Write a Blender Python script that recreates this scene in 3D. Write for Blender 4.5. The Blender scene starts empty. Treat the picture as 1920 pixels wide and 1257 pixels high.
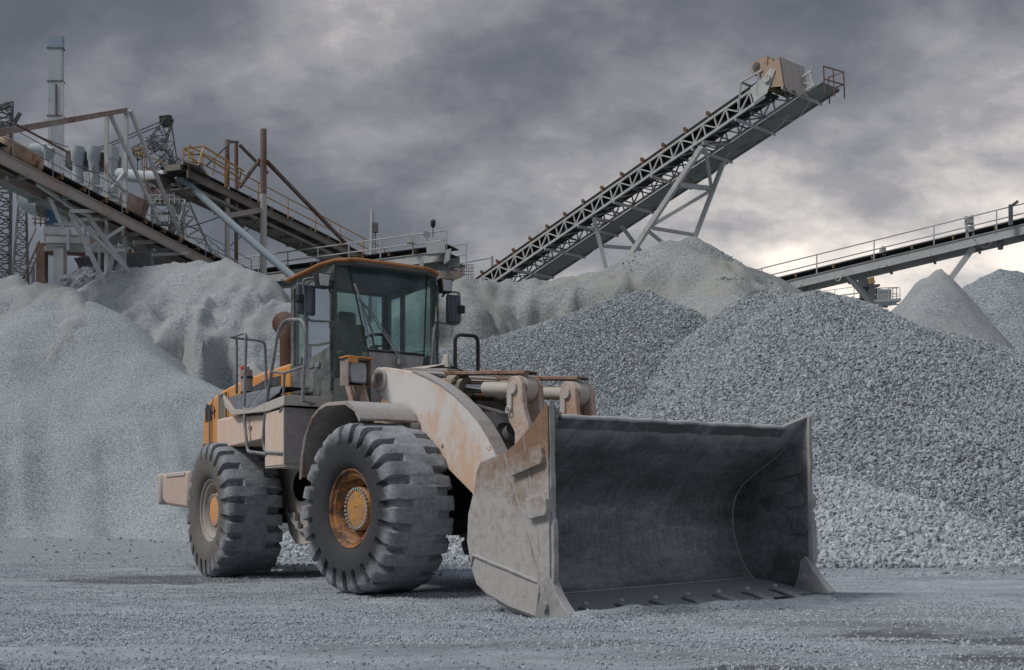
import bpy, bmesh, math, random
import numpy as np
from mathutils import Vector, Matrix, noise as mnoise
rad = math.radians
random.seed(7)
sc = bpy.context.scene
COL = sc.collection

# ------------------------------------------------------------------ camera
FPX, YH, HC = 2130.0, 972.0, 0.785          # focal length in photo pixels, eye-level row, camera height
cam_data = bpy.data.cameras.new('camera')
cam_data.sensor_width = 36.0
cam_data.lens = FPX / 1920.0 * 36.0
cam_data.shift_y = (YH - 628.5) / 1920.0    # rising front, verticals stay vertical
cam_data.clip_start = 0.1
cam_data.clip_end = 6000.0
cam = bpy.data.objects.new('camera', cam_data)
COL.objects.link(cam)
cam.location = (0, 0, HC)
cam.rotation_euler = (rad(90), 0, 0)
sc.camera = cam

# ------------------------------------------------------------------ light
SUN_EL, SUN_AZ = rad(52), rad(-112)         # azimuth from +Y towards +X: behind the camera, to the left
world = bpy.data.worlds.new('World')
sc.world = world
world.use_nodes = True
WN, WL = world.node_tree.nodes, world.node_tree.links
WN.clear()


def wn(kind, **kw):
    n = WN.new(kind)
    for k, v in kw.items():
        setattr(n, k, v)
    return n


def wmath(op, a, b=None, c=None, clamp=False):
    n = wn('ShaderNodeMath', operation=op)
    n.use_clamp = clamp
    for i, v in enumerate((a, b, c)):
        if v is None:
            continue
        if isinstance(v, (int, float)):
            n.inputs[i].default_value = v
        else:
            WL.new(v, n.inputs[i])
    return n.outputs[0]


def wramp(fac, stops, interp='LINEAR'):
    n = wn('ShaderNodeValToRGB')
    WL.new(fac, n.inputs[0])
    cr = n.color_ramp
    cr.interpolation = interp
    while len(cr.elements) < len(stops):
        cr.elements.new(0.5)
    for e, (p, c) in zip(cr.elements, stops):
        e.position = p
        e.color = tuple(c) + (1,) if len(c) == 3 else c
    return n.outputs[0]


def wmix(f, a, b, blend='MIX'):
    n = wn('ShaderNodeMix', data_type='RGBA', blend_type=blend)
    if isinstance(f, (int, float)):
        n.inputs[0].default_value = f
    else:
        WL.new(f, n.inputs[0])
    for i, v in ((6, a), (7, b)):
        if isinstance(v, tuple):
            n.inputs[i].default_value = v + (1,)
        else:
            WL.new(v, n.inputs[i])
    return n.outputs[2]


tc = wn('ShaderNodeTexCoord')
sep = wn('ShaderNodeSeparateXYZ')
WL.new(tc.outputs['Generated'], sep.inputs[0])
dx, dy, dz = sep.outputs
zc = wmath('MAXIMUM', dz, 0.0)
den = wmath('ADD', zc, 0.55)
px = wmath('DIVIDE', dx, den)
py = wmath('DIVIDE', dy, den)
pc = wn('ShaderNodeCombineXYZ')
WL.new(px, pc.inputs[0]); WL.new(py, pc.inputs[1])


def wnoise(scale, detail, rough, off, dist=0.0, stretch=(1, 1, 1)):
    m = wn('ShaderNodeMapping')
    m.inputs['Location'].default_value = off
    m.inputs['Scale'].default_value = stretch
    WL.new(pc.outputs[0], m.inputs[0])
    n = wn('ShaderNodeTexNoise')
    n.inputs['Scale'].default_value = scale
    n.inputs['Detail'].default_value = detail
    n.inputs['Roughness'].default_value = rough
    n.inputs['Distortion'].default_value = dist
    WL.new(m.outputs[0], n.inputs['Vector'])
    return n.outputs['Fac']


big = wnoise(1.35, 5, 0.5, (1.3, 2.1, 0.0), 0.0)
mid = wnoise(4.0, 11, 0.60, (3.7, 0.4, 5.0), 0.0, (0.75, 1.0, 1))
def billow(n): return wmath('SUBTRACT', 1.0, wmath('ABSOLUTE', wmath('MULTIPLY_ADD', n, 2.6, -1.3)), clamp=True)
b1 = billow(wnoise(3.2, 8, 0.55, (8.1, 2.4, 1.0), 0.0, (0.8, 1.0, 1)))
b2 = billow(wnoise(8.5, 8, 0.6, (2.1, 7.4, 3.0), 0.0, (0.75, 1.0, 1)))
cl = wmath('ADD', wmath('ADD', wmath('MULTIPLY', big, 0.45), wmath('MULTIPLY', mid, 0.50)), wmath('MULTIPLY', wmath('SUBTRACT', 0.72, wmath('MULTIPLY_ADD', b2, 0.35, wmath('MULTIPLY', b1, 0.65))), 0.30))
# the overcast is thinner (brighter) low in the north-east and overhead, thicker high in front
az = wmath('DIVIDE', dx, wmath('MAXIMUM', dy, 0.05))
az = wmath('MINIMUM', wmath('MAXIMUM', az, -1.0), 1.0)
el = wmath('DIVIDE', zc, wmath('MAXIMUM', dy, 0.05))
el = wmath('MINIMUM', el, 3.0)
lowb = wmath('SUBTRACT', 1.0, wmath('MULTIPLY', wmath('ABSOLUTE', wmath('SUBTRACT', el, 0.21)), 3.9), clamp=True)
side = wmath('MULTIPLY_ADD', az, 1.6, 0.35, clamp=True)
thin = wmath('MULTIPLY', wmath('MULTIPLY', lowb, side), 0.46)
leftd = wmath('MULTIPLY', wmath('MULTIPLY_ADD', az, -1.6, 0.25, clamp=True), -0.13)
cl2 = wmath('ADD', wmath('ADD', wmath('MULTIPLY_ADD', wmath('SUBTRACT', cl, 0.5), 1.9, 0.555), thin), leftd)
cl2 = wmath('SUBTRACT', cl2, wmath('MULTIPLY', wmath('SUBTRACT', wmath('MINIMUM', el, 0.6), 0.26, clamp=True), 0.34))
cloudcol = wramp(cl2, [(0.20, (0.066, 0.071, 0.082)), (0.38, (0.098, 0.101, 0.114)), (0.50, (0.150, 0.149, 0.162)),
                       (0.62, (0.218, 0.212, 0.218)), (0.76, (0.40, 0.375, 0.355)), (0.92, (0.70, 0.62, 0.555))])
sky = wn('ShaderNodeTexSky', sky_type='NISHITA')
sky.sun_disc = False
sky.sun_elevation = SUN_EL
sky.sun_rotation = SUN_AZ
bgs = wn('ShaderNodeBackground'); bgs.inputs['Strength'].default_value = 0.07
WL.new(sky.outputs[0], bgs.inputs['Color'])
# cloud deck: brighter overhead and behind the camera, where the evening light comes through
back = wmath('MULTIPLY_ADD', dy, -0.5, 0.5, clamp=True)
gain = wmath('ADD', wmath('MULTIPLY_ADD', back, 0.7, 1.0), wmath('MULTIPLY', wmath('SUBTRACT', zc, 0.42, clamp=True), 5.0))
bgc = wn('ShaderNodeBackground')
WL.new(cloudcol, bgc.inputs['Color']); WL.new(gain, bgc.inputs['Strength'])
mixs = wn('ShaderNodeMixShader'); mixs.inputs[0].default_value = 0.94
WL.new(bgs.outputs[0], mixs.inputs[1]); WL.new(bgc.outputs[0], mixs.inputs[2])
wo = wn('ShaderNodeOutputWorld')
WL.new(mixs.outputs[0], wo.inputs[0])

sun_data = bpy.data.lights.new('sun', 'SUN')
sun_data.energy = 1.4
sun_data.angle = rad(14)
sun_data.color = (1.0, 0.95, 0.90)
sun = bpy.data.objects.new('sun', sun_data)
COL.objects.link(sun)
sd = Vector((math.sin(SUN_AZ) * math.cos(SUN_EL), math.cos(SUN_AZ) * math.cos(SUN_EL), math.sin(SUN_EL)))
sun.rotation_euler = (-sd).to_track_quat('-Z', 'Y').to_euler()

sc.view_settings.view_transform = 'Standard'
sc.view_settings.look = 'None'
sc.view_settings.exposure = 0.74
sc.view_settings.gamma = 1.0
sc.cycles.max_bounces = 6
sc.cycles.transparent_max_bounces = 12


# ------------------------------------------------------------------ helpers
def P(x, y, Y):
    """photo pixel at ground distance Y -> world point"""
    return Vector(((x - 960) / FPX * Y, Y, HC + (YH - y) / FPX * Y))


class Mat:
    """small node helper for procedural materials"""
    def __init__(s, name, rough=0.8, metal=0.0, spec=0.5):
        s.m = bpy.data.materials.new(name)
        s.m.use_nodes = True
        s.N, s.L = s.m.node_tree.nodes, s.m.node_tree.links
        s.b = s.N['Principled BSDF']
        s.b.inputs['Roughness'].default_value = rough
        s.b.inputs['Metallic'].default_value = metal
        s.b.inputs['Specular IOR Level'].default_value = spec
        s.tc = s.N.new('ShaderNodeTexCoord')

    def noise(s, scale, detail=6, rough=0.6, stretch=None, off=(0, 0, 0), dist=0.0, coord='Object'):
        n = s.N.new('ShaderNodeTexNoise')
        n.inputs['Scale'].default_value = scale
        n.inputs['Detail'].default_value = detail
        n.inputs['Roughness'].default_value = rough
        n.inputs['Distortion'].default_value = dist
        m = s.N.new('ShaderNodeMapping')
        m.inputs['Location'].default_value = off
        if stretch:
            m.inputs['Scale'].default_value = stretch
        s.L.new(s.tc.outputs[coord], m.inputs[0])
        s.L.new(m.outputs[0], n.inputs['Vector'])
        return n.outputs['Fac']

    def vor(s, scale, feature='F1', out='Distance', coord='Object', rnd=1.0):
        n = s.N.new('ShaderNodeTexVoronoi')
        n.feature = feature
        n.inputs['Scale'].default_value = scale
        n.inputs['Randomness'].default_value = rnd
        s.L.new(s.tc.outputs[coord], n.inputs['Vector'])
        return n.outputs[out]

    def math(s, op, a, b=None, c=None, clamp=False):
        n = s.N.new('ShaderNodeMath'); n.operation = op; n.use_clamp = clamp
        for i, v in enumerate((a, b, c)):
            if v is None: continue
            if isinstance(v, (int, float)): n.inputs[i].default_value = v
            else: s.L.new(v, n.inputs[i])
        return n.outputs[0]

    def ramp(s, fac, stops):
        n = s.N.new('ShaderNodeValToRGB')
        s.L.new(fac, n.inputs[0])
        cr = n.color_ramp
        while len(cr.elements) < len(stops): cr.elements.new(0.5)
        for e, (p, c) in zip(cr.elements, stops):
            e.position = p
            if isinstance(c, (int, float)): c = (c, c, c)
            e.color = tuple(c) + (1,)
        return n.outputs[0]

    def step(s, fac, lo, hi):
        n = s.N.new('ShaderNodeMapRange'); n.clamp = True
        n.interpolation_type = 'SMOOTHSTEP'
        s.L.new(fac, n.inputs[0])
        n.inputs[1].default_value = lo; n.inputs[2].default_value = hi
        n.inputs[3].default_value = 0.0; n.inputs[4].default_value = 1.0
        return n.outputs[0]

    def mix(s, f, a, b, blend='MIX'):
        n = s.N.new('ShaderNodeMix'); n.data_type = 'RGBA'; n.blend_type = blend
        if isinstance(f, (int, float)): n.inputs[0].default_value = f
        else: s.L.new(f, n.inputs[0])
        for i, v in ((6, a), (7, b)):
            if isinstance(v, tuple): n.inputs[i].default_value = v + (1,) if len(v) == 3 else v
            else: s.L.new(v, n.inputs[i])
        return n.outputs[2]

    def up(s):
        """how far the face looks upwards (where settled dust lies)"""
        g = s.N.new('ShaderNodeNewGeometry')
        x = s.N.new('ShaderNodeSeparateXYZ')
        s.L.new(g.outputs['Normal'], x.inputs[0])
        return x.outputs[2]

    def xyz(s, coord='Object'):
        x = s.N.new('ShaderNodeSeparateXYZ')
        s.L.new(s.tc.outputs[coord], x.inputs[0])
        return x.outputs

    def color(s, c):
        if isinstance(c, tuple): s.b.inputs['Base Color'].default_value = c + (1,)
        else: s.L.new(c, s.b.inputs['Base Color'])
        return s

    def roughness(s, r):
        s.L.new(r, s.b.inputs['Roughness']); return s

    def bump(s, h, strength=0.5, dist=0.01):
        n = s.N.new('ShaderNodeBump')
        n.inputs['Strength'].default_value = strength
        n.inputs['Distance'].default_value = dist
        s.L.new(h, n.inputs['Height'])
        s.L.new(n.outputs[0], s.b.inputs['Normal'])
        return s


DUST = (0.31, 0.315, 0.32)


def dusty(name, base, amount=0.5, dust=(0.36, 0.33, 0.30), rust=0.0, rough=0.75, metal=0.0, scale=2.0, updust=0.8, bump=0.25,
          rustcol=(0.20, 0.075, 0.028), streak=0.0):
    """paint or steel with settled stone dust, chips and rust"""
    m = Mat(name, rough, metal, 0.3)
    n1 = m.noise(scale, 8, 0.65)
    n2 = m.noise(scale * 9, 6, 0.7, off=(3, 1, 7))
    if streak:
        n1 = m.math('ADD', m.math('MULTIPLY', n1, 1 - streak), m.math('MULTIPLY', m.noise(scale * 3, 5, 0.6, stretch=(1, 1, 0.12)), streak))
    v = m.math('ADD', m.math('MULTIPLY', n1, 0.7), m.math('MULTIPLY', n2, 0.3))
    c = base
    if rust:
        r = m.step(m.noise(scale * 1.7, 9, 0.75, off=(9, 4, 2), stretch=(1, 1, 0.45)), 0.62 - rust * 0.25, 0.70 - rust * 0.2)
        rc = m.mix(n2, rustcol, tuple(x * 0.45 for x in rustcol))
        c = m.mix(r, base, rc)
    d = m.step(v, 0.62 - amount * 0.45, 0.80 - amount * 0.30)
    d = m.math('MULTIPLY', d, 0.35 + 0.6 * amount)
    u = m.math('MULTIPLY', m.step(m.up(), 0.35, 0.9), m.math('MULTIPLY_ADD', n2, 0.9, updust - 0.45, clamp=True))
    d = m.math('MAXIMUM', d, u)
    dc = m.mix(n2, tuple(x * 0.86 for x in dust), tuple(min(1, x * 1.12) for x in dust))
    m.color(m.mix(d, c, dc))
    if bump:
        m.bump(m.math('ADD', n2, m.math('MULTIPLY', m.noise(scale * 60, 3, 0.6), 0.4)), bump, 0.004)
    return m.m


class MB:
    """collects shapes and links them as ONE mesh object"""
    def __init__(s): s.v = []; s.f = []; s.mi = []; s.cur = 0

    def add(s, vs, fs):
        o = len(s.v)
        s.v += [tuple(v) for v in vs]
        s.f += [tuple(i + o for i in f) for f in fs]
        s.mi += [s.cur] * len(fs)
        return s

    def box(s, c, d, rot=None, taper=None):
        hx, hy, hz = d[0] / 2, d[1] / 2, d[2] / 2
        vs = [Vector((sx * hx, sy * hy, sz * hz)) for sx in (-1, 1) for sy in (-1, 1) for sz in (-1, 1)]
        if taper:
            vs = [Vector((v.x * (taper if v.z > 0 else 1), v.y * (taper if v.z > 0 else 1), v.z)) for v in vs]
        if rot is not None:
            if isinstance(rot, (tuple, list)): rot = Matrix.Rotation(rot[2], 3, 'Z') @ Matrix.Rotation(rot[1], 3, 'Y') @ Matrix.Rotation(rot[0], 3, 'X')
            vs = [rot @ v for v in vs]
        vs = [v + Vector(c) for v in vs]
        return s.add(vs, [(0, 1, 3, 2), (4, 6, 7, 5), (0, 4, 5, 1), (2, 3, 7, 6), (0, 2, 6, 4), (1, 5, 7, 3)])

    def beam(s, a, b, w, h=None, upv=(0, 0, 1)):
        """square bar from a to b, w wide, h high"""
        a, b = Vector(a), Vector(b); h = h or w
        d = (b - a).normalized(); u = Vector(upv)
        if abs(d.dot(u)) > 0.97: u = Vector((1, 0, 0)) if abs(d.x) < 0.9 else Vector((0, 1, 0))
        sd_ = d.cross(u).normalized(); u = sd_.cross(d).normalized()
        vs = [p + sd_ * (w / 2 * i) + u * (h / 2 * j) for p in (a, b) for i, j in ((-1, -1), (1, -1), (1, 1), (-1, 1))]
        return s.add(vs, [(3, 2, 1, 0), (4, 5, 6, 7), (0, 1, 5, 4), (1, 2, 6, 5), (2, 3, 7, 6), (3, 0, 4, 7)])

    def tube(s, pts, r, n=8, cap=True, radii=None):
        pts = [Vector(p) for p in pts]
        k = len(pts)
        if k == 2 and n <= 5: pass
        vs = []; fs = []
        t0 = (pts[1] - pts[0]).normalized()
        u = Vector((0, 0, 1))
        if abs(t0.dot(u)) > 0.95: u = Vector((1, 0, 0))
        nrm = (u - t0 * t0.dot(u)).normalized()
        for i, p in enumerate(pts):
            t = ((pts[min(i + 1, k - 1)] - pts[max(i - 1, 0)])).normalized()
            nrm = (nrm - t * t.dot(nrm)).normalized()
            bn = t.cross(nrm)
            rr = radii[i] if radii else r
            if 0 < i < k - 1:
                c = max(0.4, (pts[i] - pts[i - 1]).normalized().dot(t))
                rr = rr / c if c > 0.8 else rr
            for j in range(n):
                a = 2 * math.pi * j / n
                vs.append(p + (nrm * math.cos(a) + bn * math.sin(a)) * rr)
        for i in range(k - 1):
            for j in range(n):
                j2 = (j + 1) % n
                fs.append((i * n + j, i * n + j2, (i + 1) * n + j2, (i + 1) * n + j))
        if cap:
            fs.append(tuple(range(n - 1, -1, -1))); fs.append(tuple((k - 1) * n + j for j in range(n)))
        return s.add(vs, fs)

    def bent(s, pts, r, br=0.06, n=8, seg=4):
        """tube with rounded corners of radius br"""
        pts = [Vector(p) for p in pts]; out = [pts[0]]
        for i in range(1, len(pts) - 1):
            a, p, b = pts[i - 1], pts[i], pts[i + 1]
            la, lb = (a - p).length, (b - p).length
            q = min(br, la * 0.45, lb * 0.45)
            A, B = p + (a - p).normalized() * q, p + (b - p).normalized() * q
            for k in range(seg + 1):
                t = k / seg
                out.append(A * (1 - t) ** 2 + p * (2 * t * (1 - t)) + B * t * t)
        out.append(pts[-1])
        return s.tube(out, r, n)

    def prism(s, pts, axis, a, b):
        """polygon (2D pts) extruded along axis 'x','y','z' from a to b; pts are the other two axes in order"""
        def mk(p, q):
            return {'x': (q, p[0], p[1]), 'y': (p[0], q, p[1]), 'z': (p[0], p[1], q)}[axis]
        n = len(pts)
        vs = [mk(p, a) for p in pts] + [mk(p, b) for p in pts]
        fs = [tuple(range(n)), tuple(range(2 * n - 1, n - 1, -1))]
        for i in range(n):
            j = (i + 1) % n
            fs.append((i, i + n, j + n, j))
        return s.add(vs, fs)

    def lathe(s, prof, origin, axis, n=24, closed=False):
        """prof: (radius, offset along axis)"""
        ax = Vector(axis).normalized(); o = Vector(origin)
        u = Vector((0, 0, 1)) if abs(ax.z) < 0.9 else Vector((1, 0, 0))
        u = (u - ax * ax.dot(u)).normalized(); w = ax.cross(u)
        vs = []; fs = []
        for r, t in prof:
            for j in range(n):
                a = 2 * math.pi * j / n
                vs.append(o + ax * t + (u * math.cos(a) + w * math.sin(a)) * r)
        k = len(prof)
        for i in range(k - 1 + (1 if closed else 0)):
            i2 = (i + 1) % k
            for j in range(n):
                j2 = (j + 1) % n
                fs.append((i * n + j, i * n + j2, i2 * n + j2, i2 * n + j))
        return s.add(vs, fs)

    def cyl(s, a, b, r, n=16, r2=None):
        return s.tube([a, b], r, n, True, radii=[r, r2 if r2 is not None else r])

    def grid(s, P2):
        """P2: rows of points"""
        nr, nc = len(P2), len(P2[0])
        vs = [p for row in P2 for p in row]
        fs = [(i * nc + j, i * nc + j + 1, (i + 1) * nc + j + 1, (i + 1) * nc + j) for i in range(nr - 1) for j in range(nc - 1)]
        return s.add(vs, fs)

    def build(s, name, mats, parent=None, M=None, smooth=None, bevel=0.0, fixn=True):
        me = bpy.data.meshes.new(name)
        me.from_pydata(s.v, [], s.f)
        if not isinstance(mats, (list, tuple)): mats = [mats]
        for m in mats: me.materials.append(m)
        if len(mats) > 1:
            me.polygons.foreach_set('material_index', s.mi)
        if fixn:
            bm = bmesh.new(); bm.from_mesh(me)
            bmesh.ops.recalc_face_normals(bm, faces=bm.faces)
            bm.to_mesh(me); bm.free()
        if smooth is not None:
            me.shade_smooth()
            try: me.set_sharp_from_angle(angle=rad(smooth))
            except Exception: pass
        me.update()
        o = bpy.data.objects.new(name, me)
        COL.objects.link(o)
        if parent is not None: o.parent = parent
        if M is not None: o.matrix_local = M
        if bevel:
            b = o.modifiers.new('bevel', 'BEVEL')
            b.width = bevel; b.segments = 2; b.limit_method = 'ANGLE'; b.angle_limit = rad(35)
            if smooth is None:
                me.shade_smooth()
                me.set_sharp_from_angle(angle=rad(30))
        return o


def tag(o, label=None, cat=None, group=None, kind=None):
    if label: o['label'] = label
    if cat: o['category'] = cat
    if group: o['group'] = group
    if kind: o['kind'] = kind
    return o


def empty(name, loc=(0, 0, 0), rz=0.0, M=None):
    o = bpy.data.objects.new(name, None)
    o.empty_display_size = 0.3
    COL.objects.link(o)
    if M is not None: o.matrix_world = M
    else:
        o.location = loc; o.rotation_euler = (0, 0, rz)
    return o


def copy_tree(o, parent=None, M=None):
    c = o.copy(); COL.objects.link(c)
    if parent is not None: c.parent = parent
    for ch in list(o.children): copy_tree(ch, c)
    return c


def fbm(x, y, scale, octv=5, seed=0.0, rough=0.5):
    """vectorised value noise, about -1..1"""
    x = np.asarray(x, float) / scale + seed * 17.31; y = np.asarray(y, float) / scale + seed * 9.77
    out = np.zeros_like(x); amp = 1.0; tot = 0.0
    for o in range(octv):
        xi, yi = np.floor(x).astype(np.int64), np.floor(y).astype(np.int64)
        fx, fy = x - xi, y - yi
        fx, fy = fx * fx * (3 - 2 * fx), fy * fy * (3 - 2 * fy)

        def h(a, b):
            k = (a * 374761393 + b * 668265263 + o * 974634777) & 0xffffffff
            k = ((k ^ (k >> 13)) * 1274126177) & 0xffffffff
            return ((k ^ (k >> 16)) & 0xffff) / 32767.5 - 1.0
        v = (h(xi, yi) * (1 - fx) + h(xi + 1, yi) * fx) * (1 - fy) + (h(xi, yi + 1) * (1 - fx) + h(xi + 1, yi + 1) * fx) * fy
        out += v * amp; tot += amp; amp *= rough; x = x * 2.03 + 5.2; y = y * 2.03 + 1.3
    return out / tot

# ------------------------------------------------------------------ materials of stone and ground
def stone_base(name, dark, light, grain, contrast=1.0, tint=None, fine=None, bumpd=0.03, big=0.6, mixamt=0.5, bstr=0.8, coarse=1.5):
    m = Mat(name, 0.95, 0, 0.15)
    a = m.noise(grain, 5, 0.75)
    b = m.noise(big, 5, 0.55, off=(4, 2, 1))
    v = m.math('ADD', m.math('MULTIPLY_ADD', m.math('SUBTRACT', a, 0.5), contrast * 1.6, 0.5), m.math('MULTIPLY', m.math('SUBTRACT', b, 0.5), mixamt))
    c = m.mix(m.step(v, 0.1, 0.9), dark, light)
    if tint:
        c = m.mix(m.step(m.noise(big * 1.7, 4, 0.5, off=(8, 8, 3)), 0.42, 0.68), c, tint)
    m.color(c)
    m.bump(m.math('ADD', a, m.math('MULTIPLY', m.noise(grain * 0.25, 4, 0.6), coarse)), bstr, bumpd)
    return m.m


M_GROUND = Mat('crushed_stone_ground', 0.95, 0, 0.15)
_a = M_GROUND.noise(75, 4, 0.8)
_b = M_GROUND.noise(0.9, 6, 0.62, stretch=(0.55, 1.6, 1))
_c = M_GROUND.noise(5.5, 6, 0.7, stretch=(0.6, 1.5, 1), off=(3, 3, 0))
_v = M_GROUND.math('ADD', M_GROUND.math('MULTIPLY', _a, 0.52), M_GROUND.math('ADD', M_GROUND.math('MULTIPLY', _b, 0.30), M_GROUND.math('MULTIPLY', _c, 0.26)))
_col = M_GROUND.ramp(_v, [(0.34, (0.092, 0.108, 0.122)), (0.5, (0.255, 0.288, 0.318)), (0.64, (0.43, 0.474, 0.508))])
_col = M_GROUND.mix(M_GROUND.math('MULTIPLY', M_GROUND.step(M_GROUND.noise(0.42, 6, 0.65, stretch=(0.45, 1.7, 1), off=(5, 1, 0)), 0.50, 0.66), 0.65), _col, (0.135, 0.145, 0.155))
_x, _y, _z = M_GROUND.xyz()
def _blob(cx, cy, rx, ry):
    a = M_GROUND.math('DIVIDE', M_GROUND.math('SUBTRACT', _x, cx), rx); b = M_GROUND.math('DIVIDE', M_GROUND.math('SUBTRACT', _y, cy), ry)
    d = M_GROUND.math('SQRT', M_GROUND.math('ADD', M_GROUND.math('MULTIPLY', a, a), M_GROUND.math('MULTIPLY', b, b)))
    return M_GROUND.step(M_GROUND.math('ADD', d, M_GROUND.math('MULTIPLY', _c, 1.3)), 1.75, 1.30)
_wet = M_GROUND.math('MAXIMUM', M_GROUND.math('MAXIMUM', _blob(2.75, 7.6, 0.9, 0.45), _blob(3.1, 6.5, 0.9, 0.35)), M_GROUND.math('MAXIMUM', _blob(1.35, 6.1, 0.5, 0.18), _blob(-4.6, 14.5, 1.8, 1.0)))
# fine chippings trodden out from the left heap over the yard
_sp = M_GROUND.step(M_GROUND.math('ADD', M_GROUND.math('ADD', _y, M_GROUND.math('MULTIPLY', _x, -0.55)), M_GROUND.math('MULTIPLY', _b, 7.0)), 23.5, 29.0)
_sg = M_GROUND.noise(26, 5, 0.8, off=(2, 2, 2))
_sc = M_GROUND.mix(M_GROUND.step(_sg, 0.38, 0.62), (0.13, 0.151, 0.165), (0.375, 0.412, 0.435))
_col = M_GROUND.mix(_sp, _col, _sc)
_col = M_GROUND.mix(M_GROUND.math('MULTIPLY', _wet, 0.72), _col, (0.060, 0.064, 0.066))
M_GROUND.color(_col)
M_GROUND.bump(M_GROUND.math('ADD', _a, M_GROUND.math('MULTIPLY', _c, 2.0)), 0.9, 0.014)
M_GROUND = M_GROUND.m

M_SANDF = stone_base('fine_grey_chippings', (0.14, 0.160, 0.176), (0.365, 0.402, 0.427), 24, 2.4, bumpd=0.02, big=0.5, mixamt=0.3, coarse=0.1, bstr=0.5)
M_DUSTS = stone_base('pale_stone_dust', (0.17, 0.19, 0.202), (0.39, 0.415, 0.427), 11, 1.2, coarse=0.8, tint=(0.31, 0.322, 0.322), bumpd=0.05, big=0.35, mixamt=0.6)
M_DUSTG = stone_base('greenish_stone_dust', (0.15, 0.168, 0.166), (0.36, 0.385, 0.38), 11, 1.1, coarse=0.5, bstr=0.6, tint=(0.29, 0.295, 0.275), bumpd=0.08, big=0.3, mixamt=0.6)
M_GRAVBED = stone_base('gravel_bed', (0.04, 0.047, 0.052), (0.20, 0.22, 0.23), 16, 1.2, bumpd=0.06, big=0.8)  # bed colour darkened to stand in for shade in the gaps between stones
M_GRAVFAR = stone_base('far_gravel', (0.10, 0.115, 0.14), (0.345, 0.39, 0.405), 8, 1.6, bumpd=0.06, big=0.5, coarse=0.3)
M_DARKHILL = stone_base('weathered_dust', (0.15, 0.16, 0.16), (0.30, 0.31, 0.305), 7, 0.7, bumpd=0.08, big=0.3)


def stone_mat(name, lo, hi):
    m = Mat(name, 0.9, 0, 0.2)
    oi = m.N.new('ShaderNodeObjectInfo')
    n = m.noise(9, 4, 0.7)
    r = m.math('ADD', m.math('MULTIPLY', oi.outputs['Random'], 0.75), m.math('MULTIPLY', n, 0.3))
    m.color(m.mix(r, lo, hi))
    return m.m


M_STONE = stone_mat('crushed_stone', (0.145, 0.166, 0.180), (0.42, 0.459, 0.48))
M_STONEW = stone_mat('pale_crushed_stone', (0.21, 0.234, 0.25), (0.475, 0.512, 0.535))
M_GRIT = stone_mat('ground_grit', (0.170, 0.195, 0.215), (0.46, 0.506, 0.54))


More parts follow.
